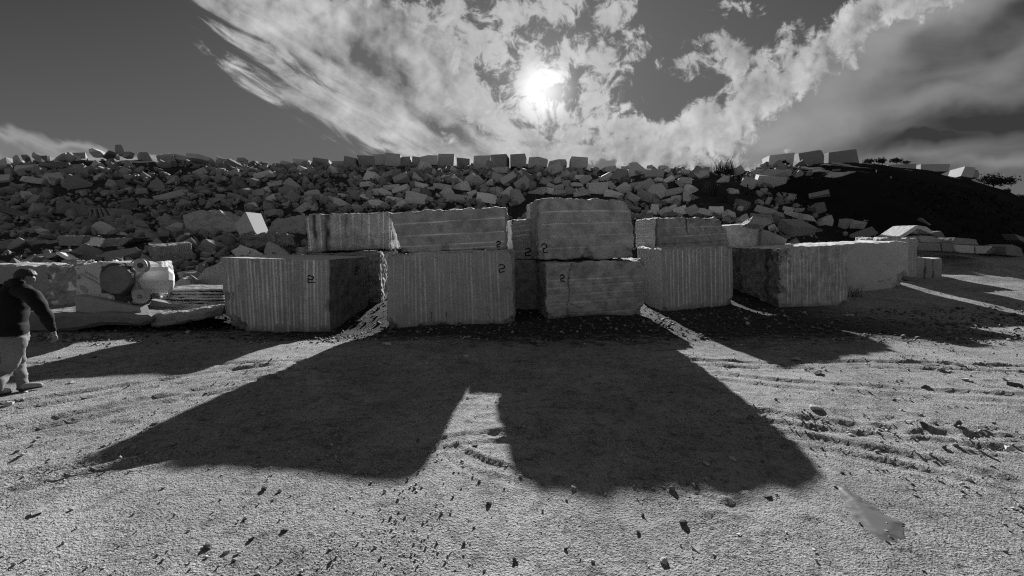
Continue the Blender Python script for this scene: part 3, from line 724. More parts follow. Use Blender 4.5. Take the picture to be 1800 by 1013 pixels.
fr = at_quad((1272, 397), (1337, 392), (1338, 434), (1278, 437), 17.6, 17.8)
make('quarry_block', 'pale plain squared block standing behind the dark seamed block', fr, back_from(fr, 1.8), (40, 30, 20), {'seed': 73, 'all': {'rough': .02, 'lumps': .012, 'chip': .04, 'tone': 1.05}}, mat=M_smooth)
# support for it
fr = at_quad((1262, 437), (1345, 433), (1345, 520), (1262, 520), 17.5, 17.6); fr[2][2] = fr[3][2] = float(terrain(9.3, 17.5)) - .1
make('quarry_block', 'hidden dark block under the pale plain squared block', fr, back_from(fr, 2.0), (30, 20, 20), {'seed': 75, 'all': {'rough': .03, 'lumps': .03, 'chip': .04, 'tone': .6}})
# right end of the row
fr = at_quad((1556, 418), (1613, 419), (1613, 489), (1556, 487), 18.2, 18.3)
make('quarry_block', 'narrow upright block with fine grooves just right of the smooth block', fr, back_from(fr, 2.0, ax=.15), (30, 50, 30), {'seed': 77, 'all': R_(), 'front': {'rough': .015, 'chip': .03, 'tone': .8, 'grooves': [('v', vlines(16, 2), .022, .02, .25)]}})
lowg = 'low cut blocks beyond the right end of the row'
for i, (x0, x1, yt0, yt1, lb) in enumerate([(1585, 1627, 450, 453, 'first low dark block right of the narrow upright block'), (1627.6, 1641, 454, 455, 'middle low block of the three beyond the narrow upright block'), (1641.5, 1657, 455, 454, 'low block with a bright flat top at the right end of the three')]):
    fr = at_quad((x0, yt0), (x1, yt1), (x1, 480), (x0, 480), 19.0, 19.05); zz = min(float(terrain(fr[2][0], 19.0)), fr[2][2]) - .08; fr[2][2] = fr[3][2] = zz
    make('low_block', lb, fr, back_from(fr, 1.6, ax=.2), (16, 20, 16), {'seed': 81 + i, 'all': {'rough': .02, 'chip': .04, 'tone': .8}, 'top': {'tone': 1.3}}, group=lowg)

# ---------------------------------------------------------------- rubble
def rock_bm(w, h, d, kind, rng, detail=0, bev=0.03):
    """angular broken block: a box cut by random planes, edges worn"""
    bm = bmesh.new(); bmesh.ops.create_cube(bm, size=1.0)
    for v in bm.verts:
        v.co.x += rng.uniform(-.06, .06); v.co.y += rng.uniform(-.08, .08); v.co.z += rng.uniform(-.07, .07)
    ncut = {'box': rng.choice([0, 0, 1, 1, 2]), 'wedge': rng.choice([2, 3]), 'slab': rng.choice([1, 2]), 'lump': rng.choice([5, 6, 8])}[kind]
    for i in range(ncut):
        n = Vector((rng.gauss(0, 1), rng.gauss(0, 1), rng.gauss(0, 1))).normalized()
        if kind == 'wedge' and i == 0: n = Vector((rng.choice([-1, 1]) * rng.uniform(.5, 1), rng.uniform(-.4, .4), rng.uniform(.5, 1))).normalized()
        if kind == 'box': n = Vector((rng.choice([-1, 1]), rng.choice([-1, 1]) * rng.uniform(.2, 1), rng.choice([-1, 1]) * rng.uniform(.4, 1))).normalized()
        sup = .5 * (abs(n.x) + abs(n.y) + abs(n.z))
        off = sup * {'box': rng.uniform(.62, .85), 'wedge': rng.uniform(.25, .6), 'slab': rng.uniform(.55, .8), 'lump': rng.uniform(.48, .7)}[kind]
        g = list(bm.verts) + list(bm.edges) + list(bm.faces)
        r = bmesh.ops.bisect_plane(bm, geom=g, dist=1e-5, plane_co=n * off, plane_no=n, clear_outer=True)
        ed = [e for e in r['geom_cut'] if isinstance(e, bmesh.types.BMEdge)]
        if ed: bmesh.ops.holes_fill(bm, edges=[e for e in bm.edges if e.is_boundary])
    for v in bm.verts: v.co = Vector((v.co.x * w, v.co.y * d, v.co.z * h))
    s = min(w, h, d)
    bmesh.ops.remove_doubles(bm, verts=bm.verts, dist=s * .02)
    bmesh.ops.bevel(bm, geom=list(bm.edges), offset=s * bev, segments=1, affect='EDGES', clamp_overlap=True)
    if detail:
        bmesh.ops.triangulate(bm, faces=bm.faces)
        for k in range(6):
            lim = max(w, h, d) / (3.0 + 3.0 * detail)
            ed = [e for e in bm.edges if e.calc_length() > lim]
            if not ed: break
            bmesh.ops.subdivide_edges(bm, edges=ed, cuts=1)
            bmesh.ops.triangulate(bm, faces=[f for f in bm.faces if len(f.verts) > 3])
        co = np.array([v.co[:] for v in bm.verts]); o = rng.uniform(0, 50)
        f = 3.5 / max(s, .05)
        for kx in range(3):
            dn = fbm(co[:, 0] * f + o + kx * 19, co[:, 1] * f, co[:, 2] * f, 4, .55) * s * .022
            for v, q in zip(bm.verts, dn): v.co[kx] += q
    bmesh.ops.recalc_face_normals(bm, faces=bm.faces)
    return bm

CROPS = {'A': (0, 240, 4.22), 'B': (250, 260, 4.603), 'C': (500, 260, 7.236), 'D': (700, 260, 7.236), 'E': (900, 260, 7.236), 'F': (1060, 260, 7.236), 'G': (1260, 280, 5.96)}
RUB = {
'A': "55 205 85 60 -20|130 180 65 55 30|200 170 55 50 20|285 155 80 55 20|360 180 60 40 -15|450 165 90 50 -10|580 145 90 35 5|575 180 80 45 -10|725 125 70 60 -20|820 130 90 55 -15|885 105 62 60 38|955 140 60 45 10|1055 170 100 70 -25|1200 160 90 50 5|35 330 80 70 -35|220 330 80 55 10|295 345 110 45 5|410 335 100 90 -15|210 245 130 45 5|440 235 70 60 -40|505 235 50 55 -30|590 240 90 40 -5|565 290 120 50 -15|640 290 60 80 5|500 355 90 50 15|585 370 140 110 25|760 320 80 45 -15|750 235 90 60 15|850 375 80 60 -5|830 430 100 30 -5|950 405 90 40 -15|1065 415 70 50 -5|1075 310 45 35 40|820 210 80 40 5|870 180 80 50 0|100 400 150 50 3|205 455 85 65 20|270 485 50 80 10|960 525 130 50 -10|300 265 90 70 10|620 415 90 40 -20|1010 300 50 45 30|905 370 40 40 20|35 595 75 50 0|130 585 170 50 10|245 705 80 45 -15|160 725 60 40 10|45 690 110 50 -5|320 715 90 40 5|1190 400 110 90 35",
'B': "330 365 90 50 -20|240 410 200 60 -20|235 150 90 60 -35|205 90 110 60 5|320 100 110 50 10|480 95 170 45 8|660 102 100 45 15|812 105 65 30 5|1160 130 80 30 8|480 210 90 60 -30|410 250 100 50 20|250 290 90 45 -25|745 160 100 80 30|740 225 100 70 -15|600 265 40 40 0|930 210 50 40 -40|905 305 80 90 15|980 155 90 50 -10|990 240 150 45 -15|1220 320 130 80 38|945 395 120 90 -20|1005 365 50 80 -25|1030 430 100 60 -15|1090 400 70 50 -15|1225 420 100 100 30|1150 350 90 40 -10|1170 465 75 40 8|765 415 130 70 20|690 460 90 50 25|600 450 130 80 -30|350 465 85 60 5|490 455 60 50 30|1320 490 160 60 -35|1310 200 80 70 20|1090 305 110 40 -15|900 480 60 60 -40|1060 545 150 60 -5|870 725 70 45 10|950 722 90 44 -5|1030 738 80 50 15|820 745 50 40 0|1110 712 70 40 -10",
'C': "625 320 150 130 20|115 665 150 150 35|30 570 120 90 -20|265 310 110 90 0|510 340 30 90 25|465 425 150 40 5|335 500 80 80 -30|310 410 100 40 -10|360 600 180 80 -25|590 545 90 30 25|530 600 130 35 -8|560 670 180 90 15|760 745 230 110 12|440 655 90 80 -15|290 690 160 60 -40|250 790 220 80 -30|750 370 100 50 -5|650 480 60 30 -20|1055 300 150 30 -28|1130 410 200 120 25|1060 490 170 60 8|940 420 110 80 0|960 575 120 50 -25|1330 380 210 100 5|1500 430 170 100 -28|1290 600 160 80 15|1140 590 160 90 -15|1480 550 200 70 -8|1390 680 180 80 3|1200 740 230 130 25|1475 750 170 90 -30|1050 650 150 80 20|915 770 90 80 10|770 620 180 50 8|1370 510 180 60 -8|380 790 90 80 0|905 650 150 22 0",
'D': "300 270 200 130 -20|260 400 140 100 10|390 410 90 90 30|475 340 70 110 5|560 300 90 40 35|600 350 90 60 20|745 340 170 90 30|630 420 150 80 10|540 430 90 60 -20|745 430 150 70 35|260 490 220 50 3|580 510 210 70 8|255 580 150 90 0|240 680 230 160 10|420 525 90 60 10|735 510 100 80 0|855 530 110 140 -20|960 450 180 160 30|1050 290 180 110 15|900 320 130 50 -10|970 350 120 60 35|1155 370 80 60 -40|1300 320 200 80 3|1250 410 140 100 15|1150 470 100 130 -25|1045 520 90 50 -25|1140 560 230 60 -8|1130 670 230 120 8|1295 590 80 150 5|760 660 330 90 3|640 620 130 150 -35|930 600 120 110 35|1290 700 100 90 0|1430 640 150 190 -30|1400 440 200 100 -40|390 680 100 90 15|515 620 90 40 28|990 700 140 70 -15|150 770 110 60 25|1520 660 200 180 10",
'E': "50 380 150 80 -30|170 380 150 100 -20|160 500 180 160 -35|310 390 140 90 -15|520 330 220 130 -5|410 450 100 90 20|480 490 110 60 20|670 390 90 130 30|560 450 130 80 -15|580 520 140 60 -8|690 480 100 80 15|850 410 130 60 -15|820 490 140 60 5|480 570 90 80 10|330 570 190 80 -25|600 590 150 80 5|730 570 130 110 25|810 560 90 70 35|900 550 120 60 5|880 600 190 60 -5|950 430 140 100 -30|1050 450 80 70 0|1170 410 190 90 -25|1000 520 130 70 15|1095 560 230 150 3|1370 420 180 170 -35|1260 510 150 70 35|1290 610 200 80 10|1430 560 170 150 -35|1520 670 140 100 25|1240 290 150 90 4|1050 290 90 60 10|1300 380 100 80 -30",
'F': "450 330 190 200 10|640 370 210 120 20|700 430 100 60 10|430 490 170 60 -15|450 550 110 110 -30|560 510 140 130 -30|580 470 100 40 -8|650 510 110 40 -12|765 510 100 70 -20|690 600 170 150 35|880 565 200 60 -12|370 665 160 110 20|550 660 230 120 28|725 720 80 60 -35|840 300 110 70 -25|830 430 130 60 -35|1040 450 140 90 15|1000 480 160 50 40|1110 550 150 90 22|1060 660 100 150 10|1150 650 120 60 20|930 680 100 100 5|830 690 150 60 -12|1240 370 180 100 -35|650 815 90 130 5|560 840 120 80 -15|775 830 150 90 -35|870 790 130 60 -25|960 820 160 100 -15|1140 820 130 120 -25|1330 865 330 60 12|1430 820 170 90 8|1250 800 90 50 0|400 790 140 60 20|420 880 150 50 0|900 390 130 40 -10|1020 330 130 70 15|300 270 120 70 -5|600 250 120 60 0|770 250 110 50 -12",
'G': "225 135 100 80 -25|60 235 140 50 -15|530 280 240 150 5|610 190 250 90 8|320 290 130 110 35|170 350 90 80 0|400 170 170 60 -30|560 95 150 30 -15|730 420 120 80 30|840 155 70 50 0|1070 390 170 50 10|445 465 70 50 20|505 555 190 70 12|790 585 160 50 18|250 530 90 60 0|130 600 140 60 5|120 660 130 50 20|240 640 130 70 -20|460 640 220 80 8|1045 545 150 110 -25|960 650 170 90 10|1130 670 130 100 -20|1340 700 140 110 5|1460 710 120 100 5|810 745 280 130 8|1500 810 220 80 -20|860 550 90 40 10|740 530 100 40 10|600 745 130 50 15|1030 750 120 50 10|1250 125 60 30 0|480 640 60 30 0"}
LM = [(80, 'the walking person'), (150, "the slotted block's left end"), (215, 'the slotted block'), (300, 'the pale machine'), (390, 'the fractured boulder'), (480, 'the white-faced wedge'), (535, 'the gap beside the streaked block'),
      (610, "the streaked block's left half"), (690, "the streaked block's right half"), (750, "the four-ledged block's left part"), (820, "the four-ledged block's middle"), (890, "the four-ledged block's right part"),
      (945, "the topmost block's left edge"), (1000, "the topmost block's left part"), (1055, "the topmost block's middle"), (1110, "the topmost block's right part"), (1160, 'the low ribbed end'),
      (1215, "the dark seamed block's left part"), (1272, "the dark seamed block's right part"), (1340, 'the plain squared block'), (1420, "the grooved block's left end"), (1490, "the grooved block's right end"), (2000, 'the smooth block')]
RUBL = []
def place_rock(name, px, py, wpx, hpx, ang, kind, mat, rng, detail, yaw=None, pitch=None, y=None, dep=None, lift=.08):
    g = ground_pt(px, py)
    crest = g[1] > CREST_Y + 3
    if y is not None: g = at_depth(px, py, y)
    elif crest: g = at_depth(px, py, CREST_Y + rng.uniform(-1.5, 0.5))
    sc = g[1] / F * 1.0
    kk = .96 if px < 640 else 1.04
    w, h = max(wpx * sc * kk, .08), max(hpx * sc * kk, .06)
    d = dep if dep else max(.45 * (w + h) * rng.uniform(.6, 1.05), .1)
    bm = rock_bm(w, h, d, kind, rng, detail, .018)
    o = bm_obj(name, bm, mat)
    yaw = rng.uniform(-.7, .7) if yaw is None else yaw; pitch = rng.uniform(-.65, .5) if pitch is None else pitch
    o.rotation_euler = (Matrix.Rotation(rad(ang), 3, 'Y') @ Matrix.Rotation(pitch, 3, 'X') @ Matrix.Rotation(yaw, 3, 'Z')).to_euler()
    o.location = Vector(g) + Vector((0, 0 if y is not None else -lift * d, 0 if (y is not None or crest) else lift * h))
    return o, g
def build_rubble():
    rng = random.Random(21)
    for cid, txt in RUB.items():
        x0, y0, s = CROPS[cid]
        for item in txt.split('|'):
            cx, cy, w, h, a = [float(q) for q in item.split()]
            px, py, wp, hp = x0 + cx / s, y0 + cy / s, w / s, h / s
            asp = wp / hp
            if asp > 2.3: kind = 'slab'
            else: kind = rng.choices(['box', 'wedge', 'lump'], [5, 2.6, .7] if px > 640 else [4, 3, 1.2])[0]
            dark = px < 420 and rng.random() < .45 or px > 1330 and rng.random() < .3
            o, g = place_rock('rubble_block', px, py, wp, hp, a, kind, M_rubdark if dark else (M_rubveil if 600 < px < 1260 and rng.random() < .8 else M_rub), rng, 1 if g_near(px, py) else 0)
            ar = wp * hp
            size = 'big' if ar > 480 else 'small' if ar < 150 else 'mid-sized'
            shape = 'flat' if asp > 2.3 else 'upright' if asp < .8 else {'box': 'squared', 'wedge': 'wedge-shaped', 'lump': 'lumpy', 'slab': 'flat'}[kind]
            lean = 'leaning right' if a > 11 else 'leaning left' if a < -11 else 'lying level'
            band = 'topmost above' if py < 300 else 'high above' if py < 330 else 'midway above' if py < 362 else 'just above'
            lm = next(n for m_, n in LM if px < m_)
            RUBL.append((o, px, '%s %s rubble block %s, %s %s' % (size, shape, lean, band, lm)))
    by = {}
    for o, px, l in RUBL: by.setdefault(l, []).append((px, o))
    for l, lst in by.items():
        lst.sort(key=lambda q: q[0])
        for i, (px, o) in enumerate(lst):
            n = len(lst)
            lab = l
            if n > 1: lab += ', ' + ('leftmost' if i == 0 else 'rightmost' if i == n - 1 else ['', 'second', 'third', 'fourth', 'fifth', 'sixth'][i]) + ' of ' + ['', '', 'two', 'three', 'four', 'five', 'six', 'seven'][n]
            if len(lab.split()) > 16: lab = lab.replace('rubble block', 'block')
            tag(o, lab, 'rubble block', 'tumbled rubble blocks on the quarry slope')
def g_near(px, py): return py > 372
build_rubble()

# squared blocks lined up along the crest
CB = [(534, 287, 27, 9, 2), (566, 287, 29, 12, 4), (599, 289.5, 24, 9, 0), (620, 286, 21, 15, 8), (645, 283.5, 28, 13, 0), (669, 282.5, 22, 15, 0), (692, 281.5, 26, 18, 4), (714, 286, 18, 15, 0),
      (736, 286, 22, 14, 2), (754, 283, 30, 14, -2), (785, 283.5, 28, 17, 0), (815, 287, 23, 12, 0), (847, 285, 29, 18, 1), (880, 285.5, 27, 19, 1), (911, 284, 28, 18, 0), (946, 286, 29, 15, 0), (980, 288.5, 31, 11, 1), (1016, 286.5, 30, 15, -1)]
CBL = ['first low crest block from the left, flat and wide', 'second crest block from the left, chamfered at its right end', 'third crest block from the left, the smallest and lowest', 'pointed crest block just right of the smallest one',
       'wide square crest block right of the pointed one', 'square crest block touching the tallest left-hand one', 'tallest crest block of the left half, its top sloping right', 'narrow crest block tucked right of the tallest left-hand one',
       'low crest block above the middle of the four-ledged block', 'long crest block with a sloping top right of the low one', 'crest block with a cut-off right corner, second of the spaced ones', 'lowest crest block in the middle of the spaced row',
       'tall square crest block left of the sun', 'tall square crest block almost under the sun, left one', 'tall square crest block almost under the sun, right one', 'square crest block between gaps right under the sun', 'low wide crest block second from the right end', 'last square crest block at the right end of the row']
def build_crest():
    rng = random.Random(5)
    for (px, py, w, h, a), lb in zip(CB, CBL):
        o, g = place_rock('crest_block', px, py + 1.5, w * .93, h + 2, a, 'box', M_rub, rng, 0, yaw=rng.uniform(.02, .25) * (-1 if px > 850 else 1), pitch=rng.uniform(-.04, .04), y=CREST_Y + rng.uniform(-.5, 1.5), dep=2.2)
        tag(o, lb, 'stone block', 'squared blocks lined up on the crest')
    for (px, py, w, h, a), lb in zip([(1367, 285, 40, 20, -5), (1420, 282, 42, 23, -6), (1473, 281.5, 47, 26, -3)],
            ['leftmost of three big squared blocks on the dark hill', 'middle of three big squared blocks on the dark hill', 'rightmost and largest of three big squared blocks on the dark hill']):
        o, g = place_rock('crest_block', px, py + 1, w * .84, h + 1, a, 'box', M_rub, rng, 0, yaw=-.3, pitch=0, y=CREST_Y + .5, dep=3.0)
        tag(o, lb, 'stone block', 'big squared blocks on the dark hill')
    for (px, py, w, h, a), lb in zip([(1508, 291, 22, 6, 0), (1575, 292, 46, 8, 0), (1631, 294.5, 48, 13, 4), (1690, 302, 20, 18, 10), (1703, 305, 14, 14, 6)],
            ['low flat block right of the largest hilltop block', 'long low block under the bushes on the dark hill', 'long pale block on the hill right of the bushes', 'squared block with a slanted top near the small tree', 'smaller block touching the slant-topped one near the small tree']):
        o, g = place_rock('crest_block', px, py + 4, w * .8, h * .75 + 2, a, 'box', M_rub, rng, 0, yaw=-.3, pitch=0, y=CREST_Y + .5, dep=2.5)
        tag(o, lb, 'stone block', 'low blocks on top of the dark hill')
build_crest()

# small stones filling the slope: nobody could count them
def hull_template(n, rng, flat=.75):
    bm = bmesh.new()
    for i in range(n):
        v = Vector((rng.gauss(0, 1), rng.gauss(0, 1), rng.gauss(0, 1))).normalized() * rng.uniform(.8, 1.05)
        bm.verts.new((v.x * .5, v.y * .5, v.z * .5 * flat))
    r = bmesh.ops.convex_hull(bm, input=bm.verts)
    bmesh.ops.delete(bm, geom=[v for v in bm.verts if not v.link_faces], context='VERTS')
    bmesh.ops.triangulate(bm, faces=bm.faces); bmesh.ops.recalc_face_normals(bm, faces=bm.faces)
    bm.verts.index_update()
    V = np.array([v.co[:] for v in bm.verts]); Fc = np.array([[v.index for v in f.verts] for f in bm.faces]); bm.free()
    return V, Fc
def box_template(rng):
    bm = rock_bm(1, .7, .8, rng.choice(['box', 'wedge', 'lump']), rng, 0, .02); bmesh.ops.triangulate(bm, faces=bm.faces); bm.verts.index_update()
    V = np.array([v.co[:] for v in bm.verts]); Fc = np.array([[v.index for v in f.verts] for f in bm.faces]); bm.free(); return V, Fc
def rot_mats(n, tilt, g):
    out = []
    a = g.uniform(0, 2 * pi, n); b = g.normal(0, tilt, n); c = g.normal(0, tilt, n)
    ca, sa, cb, sb, cc, sc = np.cos(a), np.sin(a), np.cos(b), np.sin(b), np.cos(c), np.sin(c)
    Rz = np.zeros((n, 3, 3)); Rz[:, 0, 0] = ca; Rz[:, 0, 1] = -sa; Rz[:, 1, 0] = sa; Rz[:, 1, 1] = ca; Rz[:, 2, 2] = 1
    Rx = np.zeros((n, 3, 3)); Rx[:, 0, 0] = 1; Rx[:, 1, 1] = cb; Rx[:, 1, 2] = -sb; Rx[:, 2, 1] = sb; Rx[:, 2, 2] = cb
    Ry = np.zeros((n, 3, 3)); Ry[:, 1, 1] = 1; Ry[:, 0, 0] = cc; Ry[:, 0, 2] = sc; Ry[:, 2, 0] = -sc; Ry[:, 2, 2] = cc
    return Ry @ Rx @ Rz
def scatter(name, pos, size, temps, mat, g, tilt=.5, sink=.2, mul=None, an=(.65, 1.35)):
    VV, FF, TT, off = [], [], [], 0
    which = g.integers(0, len(temps), len(pos)); R = rot_mats(len(pos), tilt, g); an = g.uniform(*an, (len(pos), 3))
    tone = g.uniform(.65, 1.4, len(pos))
    if mul is not None: tone = tone * mul
    for k, (V, Fc) in enumerate(temps):
        ii = np.nonzero(which == k)[0]
        if not len(ii): continue
        P = np.einsum('nij,nvj->nvi', R[ii], V[None] * (an[ii] * size[ii, None])[:, None, :]) + pos[ii][:, None, :]
        P[:, :, 2] += (size[ii] * (.35 - sink))[:, None]
        VV.append(P.reshape(-1, 3)); FF.append((Fc[None] + (np.arange(len(ii)) * len(V))[:, None, None] + off).reshape(-1, 3)); off += len(ii) * len(V)
        TT.append(np.repeat(tone[ii], len(V)))
    o = mesh_obj(name, np.concatenate(VV), np.concatenate(FF), mat, attrs={'tone': np.concatenate(TT)})
    return o
M_small2 = stone('small rubble stone', 0.22, 0.25, 0.9, attr=True, bstr=0.3, bdist=0.02, rnd=0)
M_grav = stone('gravel stone', 0.27, 0.3, 3.0, attr=True, bstr=0.4, bdist=0.006, rnd=0)
def build_small():
    g = np.random.default_rng(3); rng = random.Random(8)
    temps = [box_template(rng) for i in range(18)] + [hull_template(7, rng, .5) for i in range(6)]
    n = 30000
    y = g.uniform(13, 57, n); x = g.uniform(-1, 1, n) * (y * 1.45 + 2)
    px = 900 + x / y * 720
    dens = np.where(px > 620, .85, 1.0) * sstep(px, 1440, 1310) + .12 * sstep(px, 1560, 1450) * (y < 34)
    dens *= np.where(y < 28, .45, 1.0) * sstep(fbm(x * .12, y * .2, 3.0, 3), -.7, .3)
    dens *= np.where((px > 1230) & (px < 1300) & (y > 34), .15, 1.0)
    keep = (g.uniform(0, 1, n) < dens) & ~((x > 6) & (y < 22)) & ~((x > -6.5) & (y < 18.5)); x, y = x[keep], y[keep]
    size = .16 + .75 * g.uniform(0, 1, len(x)) ** 3.2
    size *= np.clip(.35 + y / 60, .4, 1.1)
    pos = np.stack([x, y, terrain(x, y, False)], 1)
    o = scatter('small_rubble', pos, size, temps, M_small2, g, .7, .12, None, (.38, 1.5))
    tag(o, 'small broken stones filling the gaps of the rubble slope', 'rubble', kind='stuff')
    # crumbs at the feet of the blocks and gravel over the yard
    n = 60000
    y = 1.6 * (16 / 1.6) ** g.uniform(0, 1, n); x = g.uniform(-1, 1, n) * (y * 1.35 + .3)
    fld = fbm(x * .8, y * 1.1, 9.0, 3)
    p = .12 + .9 * sstep(fld, .05, .9)
    pxp = 900 + x / y * 720
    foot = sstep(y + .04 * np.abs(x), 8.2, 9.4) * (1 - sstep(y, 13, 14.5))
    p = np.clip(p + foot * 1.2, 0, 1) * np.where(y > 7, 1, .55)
    keep = g.uniform(0, 1, n) < p; x, y, foot = x[keep], y[keep], foot[keep]
    size = (.008 + .034 * g.uniform(0, 1, len(x)) ** 5.5) * (1 + foot * 1.6 * g.uniform(0, 1, len(x)))
    size *= np.clip(.55 + y / 9, .6, 1.8)
    pos = np.stack([x, y, terrain(x, y, True)], 1)
    t2 = [hull_template(9, rng, .6) for i in range(10)]
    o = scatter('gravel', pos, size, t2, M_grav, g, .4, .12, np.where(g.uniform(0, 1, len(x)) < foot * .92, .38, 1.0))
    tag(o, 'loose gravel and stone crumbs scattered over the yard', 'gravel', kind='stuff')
    # clods thrown up along the wheel tracks
    n = 5200
    y = 3.0 * (12 / 3.0) ** g.uniform(0, 1, n); x = g.uniform(-1.3, 1.3, n) * y
    k = np.zeros(n)
    for (ax, ay, bx, by, bow, wd, dp) in TRACKS:
        L = math.hypot(bx - ax, by - ay); ux, uy = (bx - ax) / L, (by - ay) / L
        s = (x - ax) * ux + (y - ay) * uy; c = -(x - ax) * uy + (y - ay) * ux; t_ = np.clip(s / L, 0, 1); c = c - bow * 4 * t_ * (1 - t_)
        k = np.maximum(k, np.exp(-(c / .22) ** 2) * (s > -.3) * (s < L + .3))
    for (cx, cy, rx, ry, am) in CHURN: k = np.maximum(k, np.exp(-(((x - cx) / rx) ** 2 + ((y - cy) / ry) ** 2)))
    k = k * sstep(fbm(x * .9, y * 1.2, 21.0, 2), -.3, .5)
    keep = g.uniform(0, 1, n) < k * .8 + .02; x, y = x[keep], y[keep]
    size = .018 + .05 * g.uniform(0, 1, len(x)) ** 3
    o = scatter('clods', np.stack([x, y, terrain(x, y, True)], 1), size, [hull_template(11, rng, .62) for i in range(10)], M_grav, g, .4, .22, np.full(len(x), .85))
    tag(o, 'crumbled clods of earth along the wheel tracks', 'earth clods', kind='stuff')
build_small()

# ---------------------------------------------------------------- broken pieces and slabs outlined one by one
def prism_bm(pts, yb=None, D=1.0, lean=0.0, zpx=None, detail=8, rough=.02, seed=1, taper=0.0):
    """solid piece whose front outline is seen at the given photo pixels; its plane passes through the lowest point and leans back"""
    lo = max(pts, key=lambda p: p[1])
    g = ground_pt(*lo) if yb is None else at_depth(lo[0], lo[1], yb)
    tl = tan(lean)
    P = []
    for p in pts:
        r = ray(*p); t = (g[1] + (EYE - g[2]) * tl) / (r[1] - r[2] * tl)
        P.append(np.array([0, 0, EYE]) + r * t)
    n = np.array([0, cos(lean), -sin(lean)])
    bm = bmesh.new()
    a = [bm.verts.new(tuple(p)) for p in P]
    c = np.mean(P, 0)
    b = [bm.verts.new(tuple(c + (p - c) * (1 - taper) + n * D)) for p in P]
    bm.faces.new(a); bm.faces.new(b[::-1])
    m = len(a)
    for i in range(m): bm.faces.new((a[i], b[i], b[(i + 1) % m], a[(i + 1) % m]))
    bmesh.ops.recalc_face_normals(bm, faces=bm.faces)
    ext = max(np.ptp(np.array(P), 0).max(), .2)
    bmesh.ops.bevel(bm, geom=list(bm.edges), offset=min(D, ext) * .03, segments=1, affect='EDGES', clamp_overlap=True)
    bmesh.ops.triangulate(bm, faces=bm.faces)
    for k in range(7):
        ed = [e for e in bm.edges if e.calc_length() > ext / detail]
        if not ed: break
        bmesh.ops.subdivide_edges(bm, edges=ed, cuts=1); bmesh.ops.triangulate(bm, faces=[f for f in bm.faces if len(f.verts) > 3])
    co = np.array([v.co[:] for v in bm.verts]); f = 9.0 / ext
    for kx in range(3):
        dn = fbm(co[:, 0] * f + seed * 3.1 + kx * 19, co[:, 1] * f, co[:, 2] * f, 4, .55) * rough * ext
        for v, q in zip(bm.verts, dn): v.co[kx] += q
    bmesh.ops.recalc_face_normals(bm, faces=bm.faces)
    return bm, Vector((c[0], g[1] + D * .5, g[2]))
def piece(name, label, cat, pts, mat=None, group=None, **kw):
    bm, org = prism_bm(pts, **kw)
    o = bm_obj(name, bm, mat or M_rub); origin_to(o, org); tag(o, label, cat, group, 'thing'); return o
M_stoneW = stone('light sawn stone', 0.44, 0.10, 1.0, bstr=0.2, bdist=0.006, rnd=0)
GD = 'broken slabs and blocks dumped on the left'
